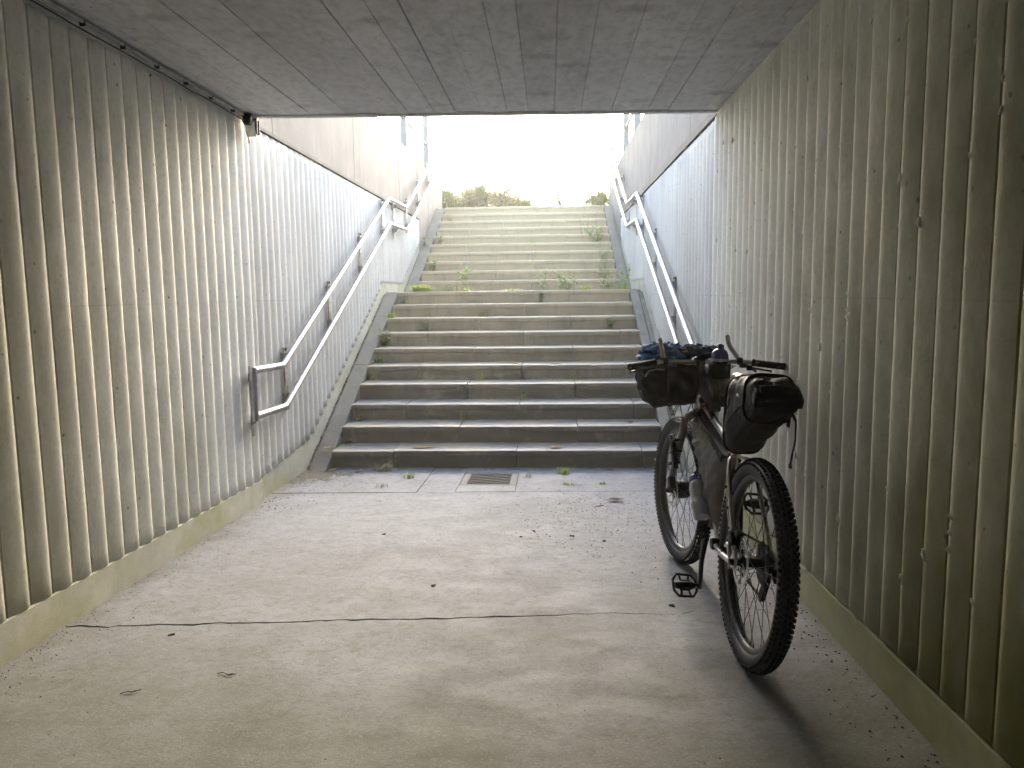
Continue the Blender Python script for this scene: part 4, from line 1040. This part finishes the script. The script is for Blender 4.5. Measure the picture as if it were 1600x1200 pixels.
# stem bag with bottle
t, add = lug('stem_bag', 'black feed bag with mottled green pocket hanging beside the stem', 'bike bag', (.058, .875, .84), True)
fc = Vector((.056, .875, 0))
add(MB().lathe([(0, .838), (.040, .838), (.047, .850), (.049, .92), (.050, .99), (.051, 1.030), (.048, 1.032), (.046, 1.0)], fc, (0, 0, 1), 22).jitter(.003, 30), 'body', MBAG, 60)
add(MB().lathe([(.051, .885), (.054, .89), (.055, .96), (.052, .968)], fc, (0, 0, 1), 22).jitter(.004, 34), 'mesh_pocket', MGRN, 60)
add(MB().tube([(.03, .90, .86), (.0, .93, .83), (-.02, .90, .80), (.03, .86, .835)], .008, 6), 'strap', MBAG, 50)
t, add = lug('drink_bottle', 'water bottle with dark purple-blue lid standing in the stem bag', 'bottle', (.056, .875, .85), True)
add(MB().lathe([(0, .86), (.034, .862), (.036, .87), (.036, 1.04), (.040, 1.048)], fc, (0, 0, 1), 22), 'body', MBAGG, 50)
add(MB().lathe([(.0415, 1.046), (.0420, 1.052), (.0415, 1.058)], fc, (0, 0, 1), 22), 'rim_ring', MWHT, 50)
add(MB().lathe([(.040, 1.055), (.039, 1.075), (.033, 1.092), (.020, 1.102), (.012, 1.104), (.011, 1.122), (.008, 1.126), (0, 1.127)], fc, (0, 0, 1), 22), 'lid', MPUR, 50)
add(MB().box((.062, .885, 1.110), (.014, .012, .012), None, .004), 'spout_flap', MPUR, 30)
t, add = lug('top_tube_bag', 'small black bag strapped on the top tube behind the stem', 'bike bag', (0, .80, .87))
add(MB().loft([((0, .895, .935), (1, 0, 0), (0, 0, 1), .018, .045, 3), ((0, .88, .93), (1, 0, 0), (0, 0, 1), .026, .055, 3), ((0, .80, .905), (1, 0, 0), (0, 0, 1), .027, .048, 3), ((0, .70, .872), (1, 0, 0), (0, 0, 1), .025, .034, 3), ((0, .66, .856), (1, 0, 0), (0, 0, 1), .018, .022, 3)], 18).jitter(.004, 20), 'body', MBAG, 60)
add(MB().tube([(-.027, .72, .86), (-.024, .72, .845), (0, .72, .835), (.024, .72, .845), (.027, .72, .86)], .009, 6, flat=.25), 'strap', MBAGG, 50)
# ================================================================== PLANTS
def blades(n, h, spread, seed, droop=.5, wid=.004):
    r = random.Random(seed); mb = MB()
    for i in range(n):
        an = r.uniform(0, 2*math.pi); ln = h*r.uniform(.45, 1.15); out = spread*r.uniform(.15, 1)
        b0 = Vector((r.gauss(0, .012)*(1+spread*11), r.gauss(0, .008)*(1+spread*5), -.004)); d = Vector((math.cos(an), math.sin(an)*.55, 0)); sdv = Vector((-d.y, d.x, 0)).normalized()
        w_ = wid*r.uniform(.6, 1.2); pts = []
        for k in range(5):
            t = k/4; p = b0+d*out*t**1.4+Vector((0, 0, ln*(t-droop*t*t*r.uniform(.6, 1.1)))); ww = w_*(1-t)**.6
            pts += [p-sdv*ww, p+sdv*ww]
        k0 = len(mb.v); mb.v += [tuple(p) for p in pts]; mb.f += [(k0+2*k, k0+2*k+1, k0+2*k+3, k0+2*k+2) for k in range(4)]
    return mb
def leaf(mb, p, d, up, L, W):
    d = d.normalized(); s_ = d.cross(up)
    if s_.length < 1e-3: s_ = d.cross(Vector((1, 0, 0)))
    s_.normalize(); n_ = s_.cross(d)
    mb.add([p, p+d*L*.45+s_*W-n_*W*.3, p+d*L-n_*L*.15, p+d*L*.45-s_*W-n_*W*.3, p+d*L*.5], [(0, 4, 1), (1, 4, 2), (2, 4, 3), (3, 4, 0)])
def weed(h, spread, n_st, n_lf, L, seed, lean=(0, 0)):
    r = random.Random(seed); stem = MB(); lv = MB()
    for i in range(n_st):
        an = r.uniform(0, 2*math.pi); ln = h*r.uniform(.5, 1.1); out = spread*r.uniform(.2, 1)
        tip = Vector((math.cos(an)*out+lean[0]*ln, math.sin(an)*out*.55+lean[1]*ln-.01, ln)); mid = Vector((tip.x*.55, tip.y*.55, ln*.55)); b_ = Vector((r.gauss(0, .25)*spread, r.gauss(0, .12)*spread, 0)); pts = []
        for k in range(6):
            t = k/5; pts.append(b_*(1-t)+mid*2*t*(1-t)+tip*t*t+Vector((0, 0, -.004*(1-t))))
        stem.tube(pts, [.0018, .0016, .0014, .0012, .001, .0007], 5)
        for k in range(n_lf):
            t = r.uniform(.08, 1); p = b_*(1-t)+mid*2*t*(1-t)+tip*t*t; a2 = r.uniform(0, 2*math.pi)
            leaf(lv, p, Vector((math.cos(a2), math.sin(a2)*.8, r.uniform(-.2, .7))), Vector((0, 0, 1)), L*r.uniform(.6, 1.2), L*r.uniform(.2, .34))
    return stem, lv
def tuft(label, loc, n, h, spread, seed, mat, droop=.5, wid=.004, cat='grass tuft', group=None):
    o = blades(int(n*1.5), h*1.25, spread*1.15, seed, droop, wid*1.6).build('grass_tuft', mat); o.location = loc; tag(o, label, cat, group); return o
def plant(label, loc, h, spread, n_st, n_lf, L, seed, mat=None, lean=(0, 0)):
    t = empty('weed', loc); tag(t, label, 'weed'); s_, l_ = weed(h*1.2, spread*1.15, int(n_st*1.6), int(n_lf*1.4), L*1.2, seed, lean)
    s_.build('stems', MTWIG if mat is MSHB else MWEED, t, 60); l_.build('leaves', mat or MWEED, t); return t
def tread(k, x, back=.02): return (x, (yk(k+1) if k > 0 else Y1)-back+.012, RISE*k)
def fl(x, y): return (x, y, fz(y))
tuft('sprawling dry grass on the floor at the left foot of the bottom step', fl(-1.40, 6.22), 34, .13, .16, 1, MGDRY, .75, .0025)
tuft('thin dark grass tuft in the floor joint left of the drain grate', fl(-1.12, 5.95), 16, .09, .06, 2, MGRASS, .5, .003)
tuft('wispy dry grass in the joint line left of the drain grate', fl(-1.28, 5.60), 10, .08, .09, 3, MGDRY, .7, .002)
tuft('tiny bright green tuft on the floor right of the drain grate', fl(.10, 6.10), 26, .085, .05, 4, MYEL, .4, .003)
tuft('flat olive tuft in the floor joint right of the bright green tuft', fl(.12, 5.70), 14, .04, .09, 5, MGRASS, .6, .003)
tuft('small mossy tuft on the floor near the front wheel of the bicycle', fl(.40, 5.72), 12, .035, .04, 6, MYEL, .5, .003)
tuft('bare thin grass stems beside the right edge of the drain grate', fl(-.19, 5.98), 8, .10, .07, 7, MGDRY, .6, .002)
tuft('thin grass tuft at the back of the second tread from the bottom', tread(2, -.82), 9, .10, .07, 8, MGRASS, .4, .0025)
tuft('arching grass tuft at the back of the third tread, near the middle', tread(3, -.27), 16, .12, .08, 9, MGRASS, .55, .003)
tuft('grass tuft at the back of the fourth tread, left of the middle', tread(4, -.72), 18, .12, .09, 10, MYEL, .6, .003)
tuft('thin upright grass at the back of the fourth tread, right side', tread(4, .24), 9, .14, .06, 11, MGRASS, .35, .0025)
tuft('long grass at the far left end of the fourth tread', tread(4, -1.82), 26, .14, .12, 12, MGRASS, .6, .003)
plant('leafy weed at the far left end of the sixth tread', tread(6, -1.80), .16, .09, 7, 12, .03, 13)
tuft('overhanging grass at the far left end of the eighth tread', tread(8, -1.83, .25), 22, .14, .07, 14, MYEL, .9, .0035)
plant('small round-leaved weed on the seventh tread, left part', tread(7, -1.43), .08, .04, 5, 8, .028, 15)
tuft('broad grass tuft on the eighth tread, left of the middle', tread(8, -.78), 30, .11, .16, 16, MGRASS, .7, .0035)
plant('drooping weed at the right end of the seventh tread', tread(7, .70), .12, .06, 6, 9, .026, 17)
plant('tiny weed at the left end of the ninth tread', tread(9, -1.80), .06, .05, 5, 8, .022, 18)
big_t = tuft('large yellow-green grass clump at the left of the landing', (-1.60, yk(10)+.16, 1.5), 190, .15, .30, 19, MYEL, .7, .0028)
plant('low creeping weed on the landing next to the large grass clump', (-1.25, yk(10)+.10, 1.5), .09, .16, 9, 9, .022, 20)
plant('yellowish broad-leaved weed on the first tread above the landing', tread(11, -1.22, .18), .16, .12, 7, 6, .05, 21, MYEL)
plant('bushy weed at the far left end of the second tread above the landing', tread(12, -1.72, .1), .17, .12, 10, 12, .03, 22)
plant('weed at the far left end of the fifth tread above the landing', tread(15, -1.78, .1), .16, .07, 7, 10, .026, 23)
plant('weed in the gap between left margin slab and wall, high on the stairs', (-1.985, 12.35, str_line(12.35)), .14, .07, 7, 10, .028, 24)
plant('leafy weed spreading on the landing, right of the middle', (.20, yk(10)+.14, 1.5), .20, .22, 14, 12, .034, 25)
plant('trailing vine hanging from the landing over the top riser of the lower flight', (-.12, yk(10)-.006, 1.49), -.22, .05, 4, 10, .026, 26)
plant('short weed on the landing behind the trailing vine', (-.08, yk(10)+.15, 1.5), .26, .14, 7, 8, .026, 27)
plant('low leafy weed at the right of the landing', (.70, yk(10)+.12, 1.5), .13, .15, 9, 10, .030, 28)
plant('tall sparse weed with thin branches on the right above the landing', tread(11, .80, .1), .36, .16, 9, 9, .022, 29)
plant('light green weed against the right margin slab on the landing', (.93, yk(10)+.2, 1.5), .26, .10, 7, 9, .032, 30, MYEL)
plant('big weed with a long stalk leaning left on the upper right steps', tread(15, .74, .1), .24, .18, 14, 12, .036, 31)
tuft('long bent grass stalks leaning left out of the upper right steps', tread(16, .55, .2), 9, .36, .36, 32, MGRASS, .3, .003)
tuft('faint grass tuft in the middle of the upper flight', tread(15, -.27, .1), 12, .10, .06, 33, MYEL, .4, .003)

for lb, x_, y_, n_, h_, sp_, sd_ in (('low yellow-green tuft on the landing edge, right beside the large clump', -1.02, yk(10)+.10, 40, .07, .14, 61), ('low moss tuft on the landing edge in the middle of the stairs', -.45, yk(10)+.10, 40, .05, .20, 62),
                                     ('bright tuft on the landing edge between the leafy weeds on the right', .45, yk(10)+.10, 44, .09, .14, 63), ('tuft at the right end of the landing against the margin slab', .90, yk(10)+.08, 36, .10, .08, 64)):
    tuft(lb, (x_, y_, 1.5), n_, h_, sp_, sd_, MYEL, .6, .003)
tuft('grass tuft at the far left end of the second tread from the bottom', tread(2, -1.80), 18, .10, .09, 65, MGRASS, .6, .003)
tuft('grass tuft at the far left end of the fifth tread from the bottom', tread(5, -1.80), 20, .12, .10, 66, MGRASS, .6, .003)
plant('leafy weed on the third tread above the landing, right end', tread(13, .82, .1), .16, .10, 7, 9, .028, 67)
plant('small weed on the eighth tread above the landing, left end', tread(18, -1.70, .1), .12, .08, 6, 8, .026, 68)
# shrubs at the head of the stairs
def shrub(label, loc, rx, rz, n, seed, mat, spiky=.3):
    t = empty('shrub', loc); tag(t, label, 'shrub'); r = random.Random(seed); st_ = MB(); lv = MB()
    lobes = []
    for i in range(13):
        a = r.uniform(0, 2*math.pi); q = r.random()**.5
        lobes.append((Vector((math.cos(a)*rx*.75*q, math.sin(a)*rx*.5*q, rz*r.uniform(.28, .74))), rx*r.uniform(.32, .50)))
    for c, rad in lobes:
        st_.tube([(0, 0, -.03), (c.x*.4, c.y*.4, c.z*.5), tuple(c), tuple(c+Vector((r.uniform(-.1, .1), 0, rad*r.uniform(.6, 1.2+spiky))))], [.016, .010, .006, .002], 6)
        for k in range(n//13):
            d = Vector((r.gauss(0, 1), r.gauss(0, 1), r.gauss(.15, 1))).normalized(); p = c+d*rad*r.uniform(.35, 1.08)
            if p.z < .02: continue
            leaf(lv, p, d+Vector((r.uniform(-.6, .6), r.uniform(-.6, .6), r.uniform(-.2, .9))), Vector((0, 0, 1)), r.uniform(.03, .065), r.uniform(.010, .02))
        for k in range(5):
            d = Vector((r.gauss(0, .5), r.gauss(0, .5), 1)).normalized(); tip = c+d*rad*(1.1+spiky*r.random()); st_.tube([c, (c+tip)/2+Vector((r.uniform(-.02, .02), 0, 0)), tip], [.004, .003, .0015], 5)
            for m_ in range(12):
                p = c+(tip-c)*r.uniform(.5, 1); leaf(lv, p, Vector((r.gauss(0, 1), r.gauss(0, 1), .6)), Vector((0, 0, 1)), r.uniform(.025, .05), r.uniform(.008, .016))
    st_.build('trunk', MTWIG, t, 60); lv.build('crown', mat, t); return t
shrub('olive green shrub at the head of the stairs, next to the left wall end', (-2.15, 16.4, ZG), .48, .66, 6500, 41, MSHA)
shrub('russet brown shrub at the head of the stairs, between two green ones', (-1.68, 16.8, ZG), .46, .70, 6500, 42, MSHB)
shrub('tallest dry brown shrub left of the middle above the stairs', (-1.18, 16.5, ZG), .46, .78, 6500, 43, MSHB, .6)
shrub('small green shrub poking up behind the russet shrub', (-1.72, 17.8, ZG), .48, .98, 5500, 44, MSHA)
shrub('green shrub between the tallest brown shrub and the low tapering one', (-1.00, 17.4, ZG), .44, .72, 5000, 49, MSHA)
shrub('low tapering shrub on the right end of the shrub row', (-.70, 16.6, ZG), .44, .46, 4600, 45, MSHB, .4)
shrub('low dark green shrub at the head of the stairs on the right', (.98, 15.6, ZG), .34, .44, 3600, 46, MSHA, .1)
shrub('dry stalk with few leaves right of the shrub row', (.22, 16.0, ZG), .07, .55, 14, 47, MSHB, .4)
shrub('green shrub hidden behind the left wall end', (-2.65, 17.0, ZG), .6, .8, 4400, 48, MSHA)

# ================================================================== LITTER
def fallen(label, loc, size, rot, mat, curl=.25, tilt=0.0):
    mb = MB(); out = [(-1, 0), (-.7, .35), (-.2, .52), (.3, .40), (.75, .22), (1.05, 0), (.75, -.2), (.3, -.42), (-.2, -.5), (-.7, -.33)]
    pts = []
    for i, (a, b) in enumerate(out):
        k = 1+.12*math.sin(i*2.7+size*900); pts.append(Vector((a*k, b*k, curl*abs(b)*1.2+curl*.5*a*a))*size)
    c = len(pts); pts2 = pts+[Vector((0, 0, 0))*size]
    mb.add(pts2, [(i, (i+1) % c, c) for i in range(c)]); k0 = len(mb.v)
    mb.add([p+Vector((0, 0, .0012)) for p in pts2], [(c, (i+1) % c, i) for i in range(c)])
    mb.tube([(-1.0*size, 0, curl*.5*size), (-1.5*size, .1*size, curl*.3*size)], .0011, 5)
    mb.xf(Matrix.Rotation(tilt, 4, 'Y') @ Matrix.Rotation(0, 4, 'Z'))
    o = mb.build('fallen_leaf', mat); o.location = (loc[0], loc[1], loc[2]+.003); o.rotation_euler = (0, 0, rot); tag(o, label, 'leaf', 'fallen leaves'); return o
fallen('large curled yellow leaf at the left end of the bottom tread', (-1.90, 6.42, .155), .055, .4, MLEAFY, .4)
fallen('yellow leaf on the floor below the left end of the bottom step', fl(-1.83, 6.24), .050, 1.2, MLEAFY, .25)
fallen('pale dry leaf among the dry grass at the left foot of the stairs', fl(-1.58, 6.24), .040, 2.2, MLEAFY, .3)
fallen('second pale leaf under the dry grass at the left foot of the stairs', fl(-1.60, 6.17), .035, .2, MLEAFB, .3)
fallen('long ochre leaf lying on the bottom tread, left of the middle', (-1.10, Y1+.12, .151), .085, .1, MLEAFY, .12)
fallen('curled ochre leaf on the bottom tread, right of the middle', (.05, Y1+.10, .151), .060, .2, MLEAFY, .3)
fallen('yellow leaf on the fifth tread, left of the middle', (-.35, yk(5)+.10, .751), .055, .1, MLEAFY, .2)
fallen('yellow leaf on the fifth tread, right of the middle', (.08, yk(5)+.09, .751), .050, .3, MLEAFY, .2)
fallen('brown crumpled leaf on the second tread near the right end', (.72, yk(2)+.14, .301), .045, .9, MLEAFB, .5)
fallen('dark brown leaf on the floor near the front wheel', fl(.45, 5.17), .060, .2, MLEAFB, .35)
fallen('small brown leaf on the floor beside the foot of the bottom step, right half', fl(.50, 6.27), .045, .3, MLEAFB, .3)
fallen('small pale leaf on the third tread near the right end', (.80, yk(3)+.16, .451), .035, 1.2, MLEAFY, .3)
fallen('brown leaf standing against the left end of the second riser', (-1.80, yk(2)-.03, .155), .05, 2.3, MLEAFB, .5)

def clod(label, loc, s, seed):
    mb = MB(); r = random.Random(seed)
    for i in range(6):
        c = Vector((r.uniform(-1, 1)*s, r.uniform(-1, 1)*s*.7, s*.25)); k = s*r.uniform(.35, .6)
        mb.loft([(c+Vector((0, 0, -k*.5)), (1, 0, 0), (0, 1, 0), k*.8, k*.7, 2), (c, (1, 0, 0), (0, 1, 0), k, k*.9, 2), (c+Vector((0, 0, k*.5)), (1, 0, 0), (0, 1, 0), k*.5, k*.5, 2)], 7)
    mb.jitter(s*.25, 40, seed)
    o = mb.build('dirt_clod', MCLOD); o.location = loc; tag(o, label, 'dirt clod', 'dirt clods'); return o
PXC = [('dark dirt clod on the floor below the left half of the stairs', (-.98, 4.32)), ('dark dirt clod just below the floor crack, near the left wall', (-1.52, 2.86)), ('dirt clod on the floor in front of the drain, towards the bicycle', (.12, 4.30)),
       ('larger dirt clod between the drain and the front wheel', (.30, 4.20)), ('dirt clod on the floor beside the left pedal of the bicycle', (.52, 3.22)), ('black dirt pellet on the floor left of the drain-side clods', (-.17, 4.28)), ('black dirt pellet next to the gritty patch on the floor', (-.10, 4.40)),
       ('small dark clod in the middle of the floor above the crack', (-.55, 3.45))]
for i, (lb, (x_, y_)) in enumerate(PXC): clod(lb, fl(x_, y_), .011 if 'pellet' not in lb else .009, 60+i)
# twigs
for i, (lb, x_, y_, an, ln) in enumerate((('forked dry twig on the floor in front of the crack, left of the middle', -1.42, 2.38, .3, .03), ('long thin twig on the floor near the left wall', -1.15, 2.52, -.2, .035), ('short twig on the floor right of the drain', .32, 5.0, .4, .035))):
    d = Vector((math.cos(an), math.sin(an), 0)); mb = MB().tube([-d*ln, -d*.4*ln+Vector((0, .008, .002)), d*.3*ln+Vector((0, -.004, .003)), d*ln+Vector((0, .010, .001))], .0015, 5).tube([d*.1*ln, d*.5*ln+Vector((-d.y, d.x, 0))*ln*.4], .0012, 5)
    o = mb.build('twig', MTWIG); o.location = (x_, y_, fz(y_)+.003); tag(o, lb, 'twig', 'twigs on the floor')

# grit and crumbs: nobody could count them
gm = MB(); r = random.Random(99)
def crumb(x_, y_, z_, s):
    a = r.uniform(0, 6.28); c, q = math.cos(a)*s, math.sin(a)*s
    gm.add([(x_+c, y_+q, z_), (x_-q, y_+c, z_), (x_-c*.8, y_-q, z_), (x_+q, y_-c, z_), (x_, y_, z_+s*.7)], [(0, 1, 4), (1, 2, 4), (2, 3, 4), (3, 0, 4)])
for i in range(900):                                     # along the left wall and corner
    y_ = r.uniform(1.6, 6.2); e = r.expovariate(9 if y_ < 5.0 else 4.5); x_ = -1.995+e
    if x_ > -.9: continue
    crumb(x_, y_, fz(y_)+.001, r.choice((.0015, .002, .003, .004, .007 if y_ > 4.9 else .003)))
for i in range(2000):                                    # soil heaped in the corner by the left margin slab
    x_, y_ = -2.0+abs(r.gauss(0, .22)), 6.05+r.gauss(0, .26)
    if y_ < 6.33 and x_ < -1.2: crumb(x_, y_, fz(y_)+.001, r.choice((.0015, .002, .003, .004, .006)))
for i in range(350):
    y_ = r.uniform(1.7, 6.0); x_ = 1.08-r.expovariate(14)
    if x_ > .6: crumb(x_, y_, fz(y_)+.001, r.choice((.002, .003, .004, .006)))
for i in range(900):                                     # gritty patch right of the drain
    x_, y_ = r.gauss(.25, .30), r.gauss(4.85, .45)
    if y_ < 6.3 and x_ < 1.0: crumb(x_, y_, fz(y_)+.001, r.choice((.002, .0025, .003, .005)))
for i in range(500):
    x_, y_ = r.uniform(-1.9, 1.0), r.uniform(1.7, 6.3); crumb(x_, y_, fz(y_)+.001, r.choice((.0015, .002, .003)))
for i in range(500):                                     # foot of the stairs
    x_, y_ = r.uniform(-1.95, .95), 6.345-abs(r.gauss(0, .04)); crumb(x_, y_, fz(y_)+.001, r.choice((.002, .003, .005)))
for i in range(1400):                                    # crumbs at the back of the treads
    k = r.randint(1, 9); x_ = r.uniform(SXL+.02, SXR-.02); y_ = yk(k+1)+.012-abs(r.gauss(0, .035)); crumb(x_, y_, RISE*k+.002, r.choice((.002, .003, .004, .006)))
for i in range(450):                                     # soil in the gap beside the left margin slabs
    y_ = r.uniform(6.0, 9.4); crumb(-2.03+r.gauss(0, .018), y_, str_line(y_)-.008, r.choice((.004, .006, .009, .012)))
for i in range(160):
    y_ = r.uniform(6.0, 13.4); crumb(1.105+r.gauss(0, .012), y_, str_line(y_)-.012, r.choice((.004, .006, .009)))
tag(gm.build('grit', MCLOD), 'loose soil grit and crumbs scattered on floor and treads', None, None, 'stuff')
so = MB(); NX, NY = 60, 56                                # silt drifted into that corner
for i in range(NX+1):
    for j in range(NY+1):
        x_ = -2.045+.95*i/NX; y_ = 5.35+1.0*j/NY
        fo = max(0, 1-(x_+2.045)/.62)*max(0, 1-abs(y_-6.12)/.75)
        h_ = .030*fo-.012+.010*noise.noise(Vector((x_*6, y_*6, 3)))+.005*noise.noise(Vector((x_*23, y_*23, 1)))
        so.v.append((x_, y_, fz(y_)+min(h_, .018)))
for i in range(NX):
    for j in range(NY): so.f.append((i*(NY+1)+j, (i+1)*(NY+1)+j, (i+1)*(NY+1)+j+1, i*(NY+1)+j+1))
tag(so.build('silt', MSILT, None, 60), 'dark silt drifted into the left corner at the foot of the stairs', None, None, 'stuff')
# pale cocoons and plaster flecks stuck on the right wall's ribs
fk_ = MB(); r = random.Random(5)
for i in range(70):
    y_ = 2.0+round((r.uniform(2.0, 5.0)-2)/PITCHR)*PITCHR; y_ = (YE_R-.02)-round(((YE_R-.02)-r.uniform(1.8, 5.2))/PITCHR)*PITCHR+.10; z_ = r.uniform(.45, 2.4); s = r.choice((.003, .004, .005, .008))
    fk_.loft([((XR-.001, y_+r.uniform(-.02, .015), z_-s*2), (0, 1, 0), (1, 0, 0), s*.4, s*.4, 2), ((XR-.002, y_, z_), (0, 1, 0), (1, 0, 0), s, s*.7, 2), ((XR-.001, y_+r.uniform(-.006, .006), z_+s*2.2), (0, 1, 0), (1, 0, 0), s*.3, s*.3, 2)], 7)
tag(fk_.build('cocoon_flecks', MFLECK, None, 60), 'tiny pale cocoons and flecks stuck to the right ribbed wall', None, None, 'stuff')

# ================================================================== AIR
# thin mist added to imitate warm lens glare over the upper flight
hz = MB().box((0, 0, 2.1), (960, 960, 3.45)).build('glare_haze', None); tag(hz, kind='stuff')
hm = bpy.data.materials.new('glare_mist'); hm.use_nodes = True; ht = hm.node_tree
ht.nodes.remove(ht.nodes['Principled BSDF']); pv = ht.nodes.new('ShaderNodeVolumePrincipled')
pv.inputs['Density'].default_value = .0044; pv.inputs['Color'].default_value = (.98, .96, .90, 1); pv.inputs['Anisotropy'].default_value = .6
ht.links.new(pv.outputs[0], ht.nodes['Material Output'].inputs['Volume']); hz.data.materials.append(hm)
